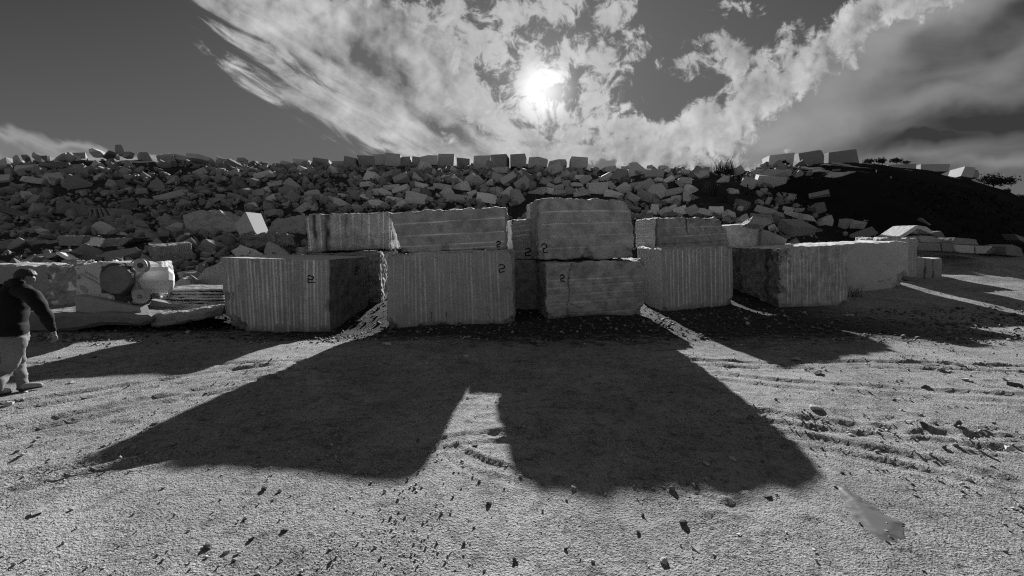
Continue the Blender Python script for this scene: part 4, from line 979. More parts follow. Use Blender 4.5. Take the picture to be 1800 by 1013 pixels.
def debris():
    P = lambda *a, **k: piece(*a, group=GD, **k)
    P('broken_block', 'long rectangular block lying on the rubble, left of the slotted block', 'stone block', [(97, 354), (152, 361), (163, 365), (152, 384), (96, 376)], M_rubdark, D=1.3, lean=.05, seed=2)
    fr = front_quad((155, 366), (192, 366), (208, 388), (154, 390)); blk_b = back_from(fr, 1.4, ax=.4)
    make('slotted_block', 'dark block with four deep black slots cut into its end', fr, blk_b, (50, 14, 12), {'seed': 5, 'all': {'rough': .03, 'chip': .06, 'tone': .62}, 'front': {'rough': .03, 'chip': .06, 'tone': .62, 'grooves': [('v', [.16, .38, .58, .78], .09, .5, -.6)], 'end': .02}}, group=GD)  # slots are cut, and their shade is also painted dark in the tone
    P('broken_slab', 'pointed grey slab leaning like a tent, right below the slotted block', 'stone slab', [(155, 402), (163, 396), (177, 388), (233, 416), (163, 416)], M_rub, D=1.5, lean=.5, seed=3)
    P('broken_slab', 'long level slab at the left edge, in front of the small stones', 'stone slab', [(-25, 428), (9, 422), (100, 423), (100, 434), (0, 438), (-25, 438)], M_rubdark, D=1.2, seed=4)
    P('broken_slab', 'level slab in the row, left of the rough white-spotted piece', 'stone slab', [(100, 415), (146, 415), (142, 433), (102, 432)], M_rubdark, D=1.2, seed=5)
    P('broken_slab', 'rough white-spotted broken piece in the row of level slabs', 'stone slab', [(146, 414), (184, 419), (174, 435), (154, 428)], M_white, D=1.2, lean=.9, rough=.05, seed=6, detail=16)
    P('broken_slab', 'level slab in the row, right of the rough white-spotted piece', 'stone slab', [(186, 419), (235, 418), (213, 433), (176, 435)], M_rubdark, D=1.2, seed=7)
    P('broken_slab', 'thin bright slab sloping down to the right, behind the machine', 'stone slab', [(98, 443), (104, 443), (137, 462), (133, 465), (98, 447)], M_white, D=.5, lean=.2, seed=8, rough=.008)
    P('broken_slab', 'thin slab rising to the right above the walking person', 'stone slab', [(19, 464), (60, 449), (100, 441), (122, 437), (121, 442), (75, 456), (40, 466)], M_rub, D=.8, lean=.3, seed=9)
    P('broken_slab', 'dark three-cornered slab standing up behind the machine', 'stone slab', [(121, 451), (130, 440), (147, 426), (180, 441), (171, 461), (125, 462)], M_rubdark, D=.7, lean=.5, seed=10)
    P('broken_slab', 'flat light grey slab sloping towards the yard, above the machine', 'stone slab', [(167, 446), (239, 434), (248, 440), (205, 455), (190, 461), (171, 461)], M_rub, D=.5, lean=.9, seed=11, rough=.01)
    fr = front_quad((262, 434), (336, 428), (342, 456), (270, 466)); 
    make('broken_slab', 'big grooved slab lying tilted above the pulleys of the machine', fr, back_from(fr, 1.5, top_drop=-.1), (110, 26, 16), {'seed': 15, 'all': {'rough': .03, 'lumps': .02, 'chip': .08, 'tone': .7}, 'front': {'rough': .02, 'chip': .08, 'tone': .62, 'tilt': .3, 'grooves': [('v', vlines(17, 4), .025, .03, .3)]}}, group=GD, cat='stone slab')
    P('fractured_boulder', 'big boulder with a shattered right side, left of the white-faced wedge', 'boulder', [(320, 379), (345, 372), (378, 368), (389, 371), (417, 392), (424, 411), (389, 411), (322, 410)], M_rub, D=2.0, lean=.12, rough=.03, seed=12, detail=18)
    P('broken_slab', 'dark jagged ledge under the white-faced wedge', 'stone slab', [(418, 418), (432, 408), (452, 413), (476, 409), (508, 414), (512, 432), (420, 434)], M_rubdark, D=.6, yb=23.0, rough=.05, seed=27, detail=18)
    # wedge with a broad sawn face turned up and to the right, catching the sun
    nrm = Vector((.84, -.02, .54)).normalized(); ref = at_depth(452, 392, 24.2)
    q = []
    for px in [(431, 372), (459, 375), (474, 410), (480, 426), (458, 428), (449, 411)]:
        r = Vector(ray(*px)); k = (Vector(ref) - Vector((0, 0, EYE))).dot(nrm) / r.dot(nrm); q.append(Vector((0, 0, EYE)) + r * k)
    bm = bmesh.new(); A = [bm.verts.new(v) for v in q]; ex = Vector((-.85, .25, -.75)); Bv = [bm.verts.new(v + ex) for v in q]
    bm.faces.new(A); bm.faces.new(Bv[::-1])
    for i in range(6): bm.faces.new((A[i], Bv[i], Bv[(i + 1) % 6], A[(i + 1) % 6]))
    bmesh.ops.recalc_face_normals(bm, faces=bm.faces); bmesh.ops.bevel(bm, geom=list(bm.edges), offset=.03, segments=1, affect='EDGES', clamp_overlap=True)
    o = bm_obj('broken_block', bm, M_stoneW); origin_to(o, q[4]); tag(o, 'wedge-shaped block with one broad white sawn face catching the sun', 'stone block', GD, 'thing')
    P('broken_block', 'pale flat-topped boulder just behind the leftmost lower block', 'boulder', [(405, 441), (424, 430), (445, 437), (462, 447), (460, 452), (415, 453)], M_rub, D=1.0, lean=.5, seed=15, rough=.03)
    P('broken_block', 'pale pointed boulder touching the leftmost lower block from behind', 'boulder', [(462, 447), (466, 430), (474, 423), (490, 433), (506, 447), (480, 454)], M_rub, D=1.0, lean=.35, seed=16, rough=.03)
    P('broken_block', 'dark cube tipped on its edge, left of the flat-topped boulder', 'stone block', [(342, 438), (359, 420), (381, 432), (369, 450)], M_rubdark, D=1.0, lean=.1, seed=17)
    P('broken_block', 'scored boulder half hidden by the left end of the leftmost lower block', 'boulder', [(345, 490), (360, 472), (388, 461), (395, 505), (368, 507)], M_rubdark, D=.9, lean=.3, seed=18)
    P('broken_slab', 'dark rough ledge running in from the left of the streaked block', 'stone slab', [(470, 400), (485, 384), (535, 376), (538, 412), (478, 412)], M_rubdark, D=1.5, lean=.3, rough=.05, seed=19)
    P('broken_slab', 'narrow white sunlit slab left of the fractured boulder', 'stone slab', [(281, 409), (334, 409), (330, 416), (285, 415)], M_white, D=1.5, lean=1.2, seed=20)
    P('broken_slab', 'grey slab with a slanting top, just left of the fractured boulder', 'stone slab', [(283, 402), (311, 390), (322, 393), (318, 408), (286, 408)], M_rub, D=1.0, lean=.4, seed=21)
    P('broken_slab', 'bright-topped slab cut by the left edge of the picture', 'stone slab', [(-20, 376), (12, 376), (20, 382), (5, 390), (-20, 390)], M_white, D=1.8, lean=1.15, seed=22, rough=.03)
    P('broken_slab', 'light slab lying behind the lower pulley, right of the pale machine', 'stone slab', [(311, 478), (340, 474), (352, 480), (340, 488), (314, 489)], M_rub, D=.8, lean=.8, seed=23)
    P('broken_block', 'scored dark block right of the machine housing, over the thin slabs', 'stone block', [(303, 500), (318, 489), (333, 493), (338, 505), (318, 516), (302, 515)], M_rubdark, D=.6, lean=.1, seed=24)
    P('broken_slab', 'grey slab with fine slanting score marks peeping out above the upper pulley', 'stone slab', [(242, 462), (250, 446), (276, 460), (270, 466)], M_rub, D=.5, lean=.3, seed=25)
    # thin slabs stacked right of the machine
    rng = random.Random(4)
    names = ['topmost', 'second', 'third', 'fourth', 'fifth', 'sixth', 'lowest']
    for i in range(7):
        y0 = 509 + i * 5.2
        j = lambda: rng.uniform(-1.0, 1.0)
        pts = [(284 + j() * 4, y0 + j() * .6), (335, y0 + j() * .6), (392 + j() * 2, y0 + j() * .5), (393 + j() * 2, y0 + 3.4), (340, y0 + 4.2 + j() * .3), (283 + j() * 4, y0 + 4.0)]
        piece('thin_slab', '%s thin slab of the stack between the machine and the leftmost grooved block' % names[i], 'stone slab', pts, M_rubdark, 'stack of thin slabs', yb=11.4 + rng.uniform(-.12, .12), D=1.2, rough=.012, seed=30 + i, detail=14)
debris()

def left_slabs():
    G = 'sawn slabs under and behind the machine'
    g = ground_pt(120, 585)
    yb = g[1]
    o = piece('base_slab', 'long flat slab on the ground carrying the pale machine', 'stone slab', [(-70, 550), (120, 551), (262, 552), (266, 566), (246, 572), (180, 574), (120, 583), (-70, 590)], M_rubdark, G, yb=yb, D=2.6, lean=0.0, rough=.008, seed=41, detail=44)
    piece('base_slab', 'dark broken-edged slab continuing the flat one towards the leftmost grooved block', 'stone slab', [(258, 554), (300, 551), (357, 547.5), (358, 561), (330, 566), (296, 573), (262, 577)], M_rubdark, G, yb=yb + .15, D=2.3, lean=0.0, rough=.022, seed=43, detail=34)
    fr = at_quad((-60, 466), (131, 467), (131, 551), (-60, 553), yb + 1.35, yb + 1.35)
    sp = {'seed': 91, 'all': R_(), 'front': {'rough': .01, 'lumps': .0, 'chip': .02, 'tone': .75}, 'right': {'rough': .04, 'lumps': .06, 'chip': .05}}
    make('quarry_block', 'big smooth dark block behind the walking person, left of the machine', fr, back_from(fr, 1.2), (60, 30, 20), sp, group=G)
    fr = at_quad((84, 467), (135, 468), (135, 550), (84, 551), yb + 1.2, yb + 1.2)
    sp = {'seed': 93, 'all': {'rough': .04, 'lumps': .09, 'chip': .06, 'tone': .8, 'spots': 1.5}}  # pale spots stand in for sun catching the bumps
    make('quarry_block', 'rough knobbly block end beside the machine, left of its side plate', fr, back_from(fr, 1.2), (40, 50, 30), sp, group=G)
    fr = at_quad((256, 462), (283, 462), (284, 531), (257, 531), yb + 1.3, yb + 1.3)
    sp = {'seed': 95, 'all': {'rough': .02, 'lumps': .03, 'chip': .04, 'tone': 1.0, 'spots': 1.2}}
    make('quarry_block', 'rough white block standing behind the machine housing', fr, back_from(fr, .6, ax=-.3), (26, 50, 20), sp, group=G)
    return yb
YSLAB = left_slabs()

def right_pieces():
    G = 'slabs and blocks at the foot of the dark hill'
    def P(lb, pts, mat=None, nm='broken_slab', cat='stone slab', **k): return piece(nm, lb, cat, pts, mat or M_rub, G, **k)
    P('thin plank-like slab rising to the right, left half of the tent of two slabs', [(1581, 416), (1612, 396), (1616, 401), (1586, 420)], D=1.5, seed=51, yb=24, rough=.006)
    P('thin plank-like slab falling to the right, right half of the tent of two slabs', [(1613, 396), (1630, 399), (1643, 409), (1637, 411), (1614, 402)], D=1.5, seed=52, yb=24, rough=.006)
    P('dark slab leaning behind the tent of two slabs', [(1636, 410), (1655, 406), (1663, 418), (1645, 417)], M_rubdark, D=1.0, seed=53, yb=24.4)
    P('flat slab lying on the wall of blocks under the tent of two slabs', [(1616, 418), (1624, 414), (1642, 416), (1672, 426), (1655, 427), (1618, 426)], D=1.0, seed=54, yb=23.4)
    B = dict(nm='wall_block', cat='stone block')
    P('long pale block in the wall, nearest to the narrow upright block', [(1615, 427), (1654, 428), (1655, 442), (1616, 441)], D=1.2, seed=55, yb=22.6, rough=.012, **B)
    P('short wall block with a dark crack, second from the narrow upright block', [(1656, 428), (1676, 429), (1678, 443), (1657, 442)], D=1.2, seed=56, yb=22.6, rough=.012, **B)
    P('block with sloping ends sitting on top of the wall of blocks', [(1673, 429), (1679, 418), (1717, 421), (1721, 431)], D=1.0, seed=57, yb=22.8, rough=.01, **B)
    P('middle block of the wall, below the one with sloping ends', [(1678, 430), (1714, 432), (1713, 446), (1690, 445), (1680, 442)], D=1.2, seed=58, yb=22.5, rough=.012, **B)
    P('wall block tapering to a point on the right', [(1715, 432), (1746, 433), (1733, 446), (1716, 446)], D=1.2, seed=59, yb=22.5, rough=.012, **B)
    P('dark block with two upright slots at the right edge', [(1768, 433), (1781, 430), (1797, 437), (1800, 452), (1770, 449)], M_rubdark, D=1.2, seed=60, rough=.012, **B)
    P('dark layered heap between the pointed wall block and the right edge', [(1746, 436), (1765, 433), (1770, 447), (1738, 447)], M_rubdark, D=1.2, seed=61, rough=.04, **B)
    P('light pointed piece on the dark hill cut by the right edge of the picture', [(1785, 412), (1810, 420), (1810, 430), (1792, 422)], D=.8, seed=62, yb=27)
    P('light slab lying on the dark hillside, lower one', [(1673, 318), (1690, 320), (1707, 337), (1700, 337), (1687, 330)], D=1.2, seed=63, yb=50, lean=.6)
    P('narrow light slab on the dark hillside, above the lower one', [(1661, 312), (1684, 315), (1695, 321), (1690, 324), (1672, 317)], D=1.0, seed=64, yb=50.5, lean=.6)
    P('thin light streak of slab low on the dark hill above the tent of slabs', [(1616, 382), (1622, 384), (1638, 396), (1634, 396)], M_rubdark, D=.6, seed=65, lean=.7)
    P('striped slab leaning right of the plain squared block', [(1339, 402), (1350, 405), (1385, 420), (1380, 431), (1339, 433)], M_rubdark, D=.8, lean=.15, seed=66, yb=17.5)
    P('slab lying on top of the plain squared block, its end overhanging', [(1317, 392), (1325, 379), (1354, 384), (1357, 392), (1340, 396)], D=1.0, lean=.3, seed=67, yb=17.2)
right_pieces()

# ---------------------------------------------------------------- the pale machine
def build_machine():
    y0 = YSLAB + .45
    root = empty('stone_machine', tuple(at_depth(190, 549, y0 + .3)))
    tag(root, 'pale stone-working machine with two pulleys and an eight-sided cover, on the flat slab', 'machine')
    M_pal = plain('pale machine paint', .50, .45, .5, .10, 5, .08); M_wht = plain('white machine paint', .74, .35, .5, .08, 5, .06)
    M_mid = plain('grey machine paint', .30, .5, .4, .2, 6, .1); M_drk = plain('dark machine steel', .05, .6, .4, .3, 10, .2)
    M_cov = plain('weathered cover', .17, .8, .2, .5, 3.5, .3); M_cast = plain('cast pulley', .40, .5, .4, .15, 9, .1)
    def plate(nm, pts, ya, th, mat, parent=root, bev=.012):
        bm = bmesh.new(); P = [at_depth(p[0], p[1], ya) for p in pts]
        a = [bm.verts.new(tuple(p)) for p in P]; b = [bm.verts.new((p[0], p[1] + th, p[2])) for p in P]
        bm.faces.new(a); bm.faces.new(b[::-1]); m = len(a)
        for i in range(m): bm.faces.new((a[i], b[i], b[(i + 1) % m], a[(i + 1) % m]))
        bmesh.ops.recalc_face_normals(bm, faces=bm.faces)
        bmesh.ops.bevel(bm, geom=list(bm.edges), offset=bev, segments=2, affect='EDGES', clamp_overlap=True)
        o = bm_obj(nm, bm, mat); 
        off = Vector((0, 0, 0)); q = parent
        while q is not None: off += q.location; q = q.parent
        o.data.transform(Matrix.Translation(-off)); o.parent = parent; return o
    def disc(nm, px, py, rpx, ya, th, mat, parent=root, seg=40, groove=0.0, rot=0.0):
        c = at_depth(px, py, ya); r = rpx * (ya + .0) / F; bm = bmesh.new()
        prof = [(0, 0), (r * .93, 0), (r, .018), (r * (1 - groove), th * .5), (r, th - .018), (r * .93, th), (0, th)]
        rings = []
        for (rr, d) in prof:
            rings.append([bm.verts.new((c[0] + rr * cos(rot + 2 * pi * k / seg), c[1] + d, c[2] + rr * sin(rot + 2 * pi * k / seg))) for k in range(seg)] if rr > 0 else [bm.verts.new((c[0], c[1] + d, c[2]))])
        for A, B in zip(rings[:-1], rings[1:]):
            for k in range(seg):
                k2 = (k + 1) % seg
                if len(A) == 1: bm.faces.new((A[0], B[k2], B[k]))
                elif len(B) == 1: bm.faces.new((A[k], A[k2], B[0]))
                else: bm.faces.new((A[k], A[k2], B[k2], B[k]))
        bmesh.ops.recalc_face_normals(bm, faces=bm.faces)
        o = bm_obj(nm, bm, mat); off = Vector((0, 0, 0)); q = parent
        while q is not None: off += q.location; q = q.parent
        o.data.transform(Matrix.Translation(-off)); o.parent = parent; return o
    fr = plate('side_plate', [(128.7, 469), (150, 465.5), (179, 461), (221, 462), (234, 467), (234, 516.5), (219.7, 526.7), (190.8, 529), (134.4, 518.5), (133.7, 478)], y0, .75, M_pal)
    plate('stripe', [(139, 481), (143, 480), (174, 497), (174, 501)], y0 - .004, .006, M_mid, bev=.0005)
    plate('emblem_plate', [(140, 501), (148, 503), (155, 509), (154, 515), (146, 514), (140, 508)], y0 - .004, .006, M_mid, bev=.0005)
    plate('lifting_eye', [(133, 484), (137, 483), (139, 487), (137, 491), (133, 491)], y0 - .03, .03, M_mid, bev=.003)
    plate('recess', [(178, 468), (233, 468), (233, 516), (178, 516)], y0 - .012, .02, M_drk, bev=.003)
    plate('number_plate', [(190, 520), (197, 521), (197, 528), (190, 527)], y0 - .006, .01, M_wht, bev=.001)
    disc('cover_drum', 203, 492, 29.5, y0 - .16, .18, M_drk)
    plate('eight_sided_cover', [(174.2, 482), (183.5, 475), (192, 467.5), (209.5, 466.8), (221, 473), (230.5, 482), (231, 498), (221, 508), (211, 516.5), (193.5, 516.5), (175, 505)], y0 - .24, .09, M_cov)
    plate('gear_post', [(229, 470), (238, 476), (238, 516), (230, 519)], y0 - .1, .3, M_mid)
    plate('gear_box', [(198, 517), (233, 517), (230, 531), (203, 531)], y0 - .02, .4, M_drk)
    # six-sided housing, long axis across
    secs = []
    yc = y0 + .30
    for px, k in [(237.7, 1.0), (296, 1.0), (304.5, .70), (307, .35)]:
        ring = []
        for (dy, py) in [(.12, 469.7), (-.10, 476.5), (-.34, 493.0), (-.22, 508), (.05, 515), (.45, 515), (.52, 490), (.42, 469.7)]:
            cy = 493.0
            p = at_depth(px, cy + (py - cy) * (k if k < 1 else 1), yc + dy * (k if k < 1 else 1)); ring.append(p)
        secs.append(ring)
    bm = bmesh.new(); R = [[bm.verts.new(tuple(p)) for p in s] for s in secs]
    for A, B in zip(R[:-1], R[1:]):
        for i in range(8): bm.faces.new((A[i], A[(i + 1) % 8], B[(i + 1) % 8], B[i]))
    bm.faces.new(R[0]); bm.faces.new(R[-1][::-1]); bmesh.ops.recalc_face_normals(bm, faces=bm.faces)
    bmesh.ops.bevel(bm, geom=list(bm.edges), offset=.008, segments=2, affect='EDGES', clamp_overlap=True)
    o = bm_obj('housing', bm, M_wht); o.data.transform(Matrix.Translation(-root.location)); o.parent = root
    plate('bracket', [(221, 461.5), (234, 462), (234, 469), (222, 468)], y0 - .08, .3, M_wht)
    plate('arm', [(214, 537), (238, 526), (250, 526), (248, 531), (225, 541)], y0 - .10, .12, M_cast)
    p1 = disc('pulley', 245.4, 467, 12.4, y0 - .20, .13, M_cast, groove=.12); disc('hub', 245, 467, 4.6, y0 - .235, .04, M_drk, parent=p1, seg=24)
    p2 = disc('pulley', 243.2, 521.6, 12.5, y0 - .20, .13, M_cast, groove=.12); h2 = disc('hub', 244, 521.6, 4.2, y0 - .225, .03, M_mid, parent=p2, seg=24)
    for k in range(4): disc('bolt', 244 + 2.6 * cos(k * pi / 2 + .7), 521.6 + 2.6 * sin(k * pi / 2 + .7), .7, y0 - .24, .02, M_drk, parent=p2, seg=10)
    plate('skid', [(130, 519), (166, 525), (218, 535), (245, 540), (248.5, 551.5), (133, 550)], y0 - .22, .24, M_mid, bev=.01)
    plate('skid', [(252, 526), (257, 526), (309.6, 536), (314, 544), (301, 546), (252, 540)], y0 + .5, .2, M_mid, bev=.01)
    hz = [at_depth(px, py, y0 + dy) for px, py, dy in [(222, 524, -.06), (232, 534, -.16), (249, 540, -.05), (262, 535, .2), (268, 520, .4)]]
    mh = skin_mesh('hose', [[*p, .016] for p in hz], [(0, 1), (1, 2), (2, 3), (3, 4)], M_drk, sub=2); mh.transform(Matrix.Translation(-root.location)); link(bpy.data.objects.new('hose', mh), root)
    hz = [at_depth(px, py, y0 + dy) for px, py, dy in [(229, 463, -.05), (238, 456, -.03), (252, 457, .1), (262, 468, .25)]]
    mh = skin_mesh('hose', [[*p, .014] for p in hz], [(0, 1), (1, 2), (2, 3)], M_drk, sub=2); mh.transform(Matrix.Translation(-root.location)); link(bpy.data.objects.new('hose', mh), root)
    for px, py in [(136, 472), (176, 464), (174, 519), (137, 515), (231, 470), (231, 513), (186, 525)]: disc('bolt', px, py, .9, y0 - .02, .025, M_mid, seg=8)
    # lettering along the stripe
    cu = bpy.data.curves.new('lettering', 'FONT'); cu.body = 'ENERGY'; cu.size = .115; cu.extrude = .002
    to = bpy.data.objects.new('lettering_curve', cu); COL.objects.link(to)
    dg = bpy.context.evaluated_depsgraph_get(); me = bpy.data.meshes.new_from_object(to.evaluated_get(dg)); bpy.data.objects.remove(to)
    a, b = at_depth(147.5, 479.5, y0 - .004), at_depth(171, 492.5, y0 - .004)
    an = math.atan2(b[2] - a[2], b[0] - a[0]); wid = max(v.co.x for v in me.vertices)
    s = np.linalg.norm(b - a) / wid
    me.transform(Matrix.Translation(Vector(a) - root.location) @ Matrix.Rotation(-an, 4, 'Y') @ Matrix.Rotation(pi / 2, 4, 'X') @ Matrix.Scale(s, 4))
    me.materials.clear(); me.materials.append(M_mid)
    ob = bpy.data.objects.new('lettering', me); link(ob, root)

# ---------------------------------------------------------------- skinned figures
def skin_mesh(name, joints, edges, mat, parent=None, sub=2, root=0):
    me = bpy.data.meshes.new(name); me.from_pydata([tuple(map(float, j[:3])) for j in joints], edges, []); me.update()
    o = bpy.data.objects.new(name + '_cage', me); COL.objects.link(o)
    sk = o.modifiers.new('skin', 'SKIN'); sk.use_smooth_shade = True
    for i, v in enumerate(me.skin_vertices[0].data):
        r = joints[i][3]; v.radius = (r, r) if not isinstance(r, tuple) else r
        v.use_root = (i == root)
    sb = o.modifiers.new('sub', 'SUBSURF'); sb.levels = sub; sb.render_levels = sub
    dg = bpy.context.evaluated_depsgraph_get(); dg.update()
    m2 = bpy.data.meshes.new_from_object(o.evaluated_get(dg)); m2.name = name
    bpy.data.objects.remove(o)
    m2.materials.clear(); m2.materials.append(mat)
    for p in m2.polygons: p.use_smooth = True
    return m2
def crumple(me, amp, f, seed):
    co = np.empty(len(me.vertices) * 3, dtype=np.float32); me.vertices.foreach_get('co', co); co = co.reshape(-1, 3)
    no = np.array([v.normal[:] for v in me.vertices])
    d = fbm(co[:, 0] * f + seed, co[:, 1] * f, co[:, 2] * f * 1.6, 4, .55) * amp
    co += (no * d[:, None]).astype(np.float32); me.vertices.foreach_set('co', co.ravel()); me.update()

def build_person():
    gx = ground_pt(42, 690); Y = gx[1]; z0 = gx[2]
    S = Y / F                                             # metres per photo pixel at the walker
    def J(px, py, dy, r): p = at_depth(px, py, Y + dy); return [p[0], p[1], p[2], r]
    foot2 = ground_pt(-14, 697)
    M_skin = plain('skin', .20, .6, .3, .05, 20); M_hair = plain('dark hair', .02, .6, .3, .4, 60, .5)
    M_jkt = plain('black jacket cloth', .010, .85, .15, .3, 14, .3); M_trs = plain('light trousers cloth', .19, .9, .1, .12, 20, .3)
    M_shoe = plain('shoe leather', .05, .7, .3, .2, 20); M_sole = plain('pale shoe upper', .30, .7, .2, .2, 20); M_mask = plain('pale mask cloth', .30, .9, .1, .1, 20)
    root = empty('person', (gx[0] - .25, Y, z0))
    tag(root, 'person in a black jacket and light trousers walking away at the left edge, head bent', 'person')
    def add(nm, me, parent=root):
        off = Vector((0, 0, 0)); q = parent
        while q is not None: off += q.location; q = q.parent
        me.transform(Matrix.Translation(-off)); o = bpy.data.objects.new(nm, me); return link(o, parent)
    # body: pelvis, spine, neck, head, arms with hands, legs
    b = [J(19, 580, 0, .085), J(19, 560, .02, .10), J(18, 532, .03, .105), J(25, 512, .04, .075), J(32, 501, .05, .055), J(38, 495, .06, .065), J(44.5, 488.5, .09, .092), J(46, 482, .10, .088),
         J(53, 520, -.14, .050), J(69, 537, -.20, .046), J(82, 558, -.16, .042), J(88, 573, -.10, .034), J(93, 582, -.07, .026), J(95.5, 589, -.05, (.030, .018)),   # right arm 8..13
         J(-6, 519, .24, .050), J(-22, 545, .26, .046), J(-30, 570, .30, .036), J(-30, 585, .33, .026), J(-30, 592, .34, .028),                            # left arm 14..18
         J(24, 600, -.06, .062), J(19, 636, .0, .050), J(8, 655, -.01, .045), [foot2[0], foot2[1], foot2[2] + .09, .042],                                     # right leg (behind) 19..22
         J(18, 600, .08, .062), J(31, 638, .20, .050), J(36, 660, .14, .044), J(43, 682, .06, .040)]                                                        # left leg (ahead) 23..26
    e = [(0, 1), (1, 2), (2, 3), (3, 4), (4, 5), (5, 6), (6, 7), (3, 8), (8, 9), (9, 10), (10, 11), (11, 12), (12, 13), (3, 14), (14, 15), (15, 16), (16, 17), (17, 18), (0, 19), (19, 20), (20, 21), (21, 22), (0, 23), (23, 24), (24, 25), (25, 26)]
    # fingers of the right hand, slightly curled; thumb leaves the side of the palm
    h = b[13]; fr = []
    for k, (ox, oy, ln) in enumerate([(-.022, .0, .070), (-.007, .0, .078), (.009, .0, .073), (.023, .0, .058)]):
        base = len(b); x0, y0, z0_ = h[0] + ox * .8, h[1] + ox * .5, h[2] - .030
        b += [[x0, y0, z0_, .0105], [x0 + .006, y0 - .006, z0_ - ln * .5, .0095], [x0 - .012, y0 - .016, z0_ - ln * .92, .0075]]
        e += [(13, base), (base, base + 1), (base + 1, base + 2)]
    base = len(b); b += [[h[0] - .030, h[1] - .030, h[2] - .005, .0115], [h[0] - .042, h[1] - .045, h[2] - .040, .009]]; e += [(13, base), (base, base + 1)]
    hl = b[18]
    for ox, ln in [(-.022, .07), (-.007, .078), (.009, .073), (.023, .058)]:
        base = len(b); b += [[hl[0] + ox, hl[1], hl[2] - .03, .0105], [hl[0] + ox, hl[1], hl[2] - .03 - ln, .008]]; e += [(18, base), (base, base + 1)]
    base = len(b); b += [[hl[0] + .03, hl[1] + .03, hl[2] - .01, .0115], [hl[0] + .04, hl[1] + .04, hl[2] - .05, .009]]; e += [(18, base), (base, base + 1)]
    # nose, chin and ears on the continuous head
    hc = Vector(at_depth(45.5, 487, Y + .09)); fwd = Vector((.80, .45, -.42)).normalized(); up = Vector((.35, .2, .9)).normalized(); side = fwd.cross(up).normalized(); up = side.cross(fwd)
    for (q, r_) in [(fwd * .098 - up * .02, .017), (fwd * .060 - up * .070, .032), (side * .088 - up * .02, .020), (-side * .088 - up * .02, .020)]:
        base = len(b); p_ = hc + q; b += [[p_.x, p_.y, p_.z, r_]]; e += [(6, base)]
    body = add('body', skin_mesh('body', b, e, M_skin))
    hc = Vector(at_depth(45.5, 487, Y + .09))
    fwd = Vector((.80, .45, -.42)).normalized(); up = Vector((.35, .2, .9)).normalized(); side = fwd.cross(up).normalized(); up = side.cross(fwd)
    Rm = Matrix((side, fwd, up)).transposed()
    def ell(nm, mat, rx, ry, rz, cond=None, disp=0.0, off=(0, 0, 0), f=30):
        bm = bmesh.new(); bmesh.ops.create_uvsphere(bm, u_segments=48, v_segments=32, radius=1.0)
        if cond: bmesh.ops.delete(bm, geom=[v for v in bm.verts if not cond(v.co)], context='VERTS')
        co = np.array([v.co[:] for v in bm.verts]); dn = fbm(co[:, 0] * f * .2, co[:, 1] * f * .2, co[:, 2] * f * .25, 4)
        for v, q in zip(bm.verts, dn):
            k = 1 + disp * q
            p = Vector((v.co.x * rx * k, v.co.y * ry * k, v.co.z * rz * k)) + Vector(off)
            v.co = hc + Rm @ p
        me = bpy.data.meshes.new(nm); bm.to_mesh(me); bm.free(); me.materials.append(mat)
        for p in me.polygons: p.use_smooth = True
        return me
    hair = add('hair', ell('hair', M_hair, .101, .108, .108, lambda c: not (c.y > .40 + .08 * sin(c.x * 19) and c.z < .40 + .1 * sin(c.x * 23)) and c.z > -.72 + .5 * max(c.y, 0) + .08 * sin(c.x * 15), .045, off=(0, -.004, .006), f=110))
    hair.modifiers.new('thick', 'SOLIDIFY').thickness = .010
    # strap round the ear and the ear itself
    for sx in (1, -1):
        st = []
        for k in range(9):
            a = k / 8.0; st.append([*(hc + Rm @ Vector((sx * (.088 + .008 * sin(a * pi)), .060 - .085 * a, -.045 + .035 * a))), .006])
        add('mask_strap', skin_mesh('mask_strap', st, [(i, i + 1) for i in range(8)], M_mask, sub=1))
    # clothes: sleeves, trunk and legs swept as tapering folds of cloth
    lat = np.array([.72, -.69, 0.0])                       # across the shoulders
    def sweep(paths, n=26, sub=7):
        V, Fs = [], []
        for path, side_v in paths:
            c = np.array([q[:3] for q in path], float); ru = np.array([q[3] for q in path]); rv = np.array([q[4] for q in path])
            m = len(c); tt = np.linspace(0, m - 1, (m - 1) * sub + 1)
            def cat(a, t):
                i = np.clip(np.floor(t).astype(int), 0, m - 2); f = t - i
                a = np.asarray(a, float); a0, a1, a2, a3 = a[np.maximum(i - 1, 0)], a[i], a[i + 1], a[np.minimum(i + 2, m - 1)]
                if a.ndim > 1: f = f[:, None]
                return .5 * (2 * a1 + (a2 - a0) * f + (2 * a0 - 5 * a1 + 4 * a2 - a3) * f ** 2 + (3 * a1 - a0 - 3 * a2 + a3) * f ** 3)
            C, U, W = cat(c, tt), cat(ru, tt), cat(rv, tt); T = np.gradient(C, axis=0); T /= np.linalg.norm(T, axis=1)[:, None]
            off = len(V); k = len(tt)
            for a in range(k):
                u = np.array(side_v) - T[a] * np.dot(side_v, T[a]); u /= np.linalg.norm(u); w = np.cross(T[a], u)
                for b_ in range(n):
                    th = 2 * pi * b_ / n; V.append(C[a] + u * cos(th) * U[a] + w * sin(th) * W[a])
            for a in range(k - 1):
                for b_ in range(n): Fs.append((off + a * n + b_, off + a * n + (b_ + 1) % n, off + (a + 1) * n + (b_ + 1) % n, off + (a + 1) * n + b_))
            Fs.append(tuple(off + b_ for b_ in range(n))[::-1]); Fs.append(tuple(off + (k - 1) * n + b_ for b_ in range(n)))
        return V, Fs
    def cloth(nm, paths, mat, amp, fr_, seed, parent=root):
        V, Fs = sweep(paths); me = bpy.data.meshes.new(nm); me.from_pydata([tuple(map(float, v)) for v in V], [], Fs); me.update(); me.materials.append(mat)
        for p in me.polygons: p.use_smooth = True
        crumple(me, amp, fr_, seed); return add(nm, me, parent)
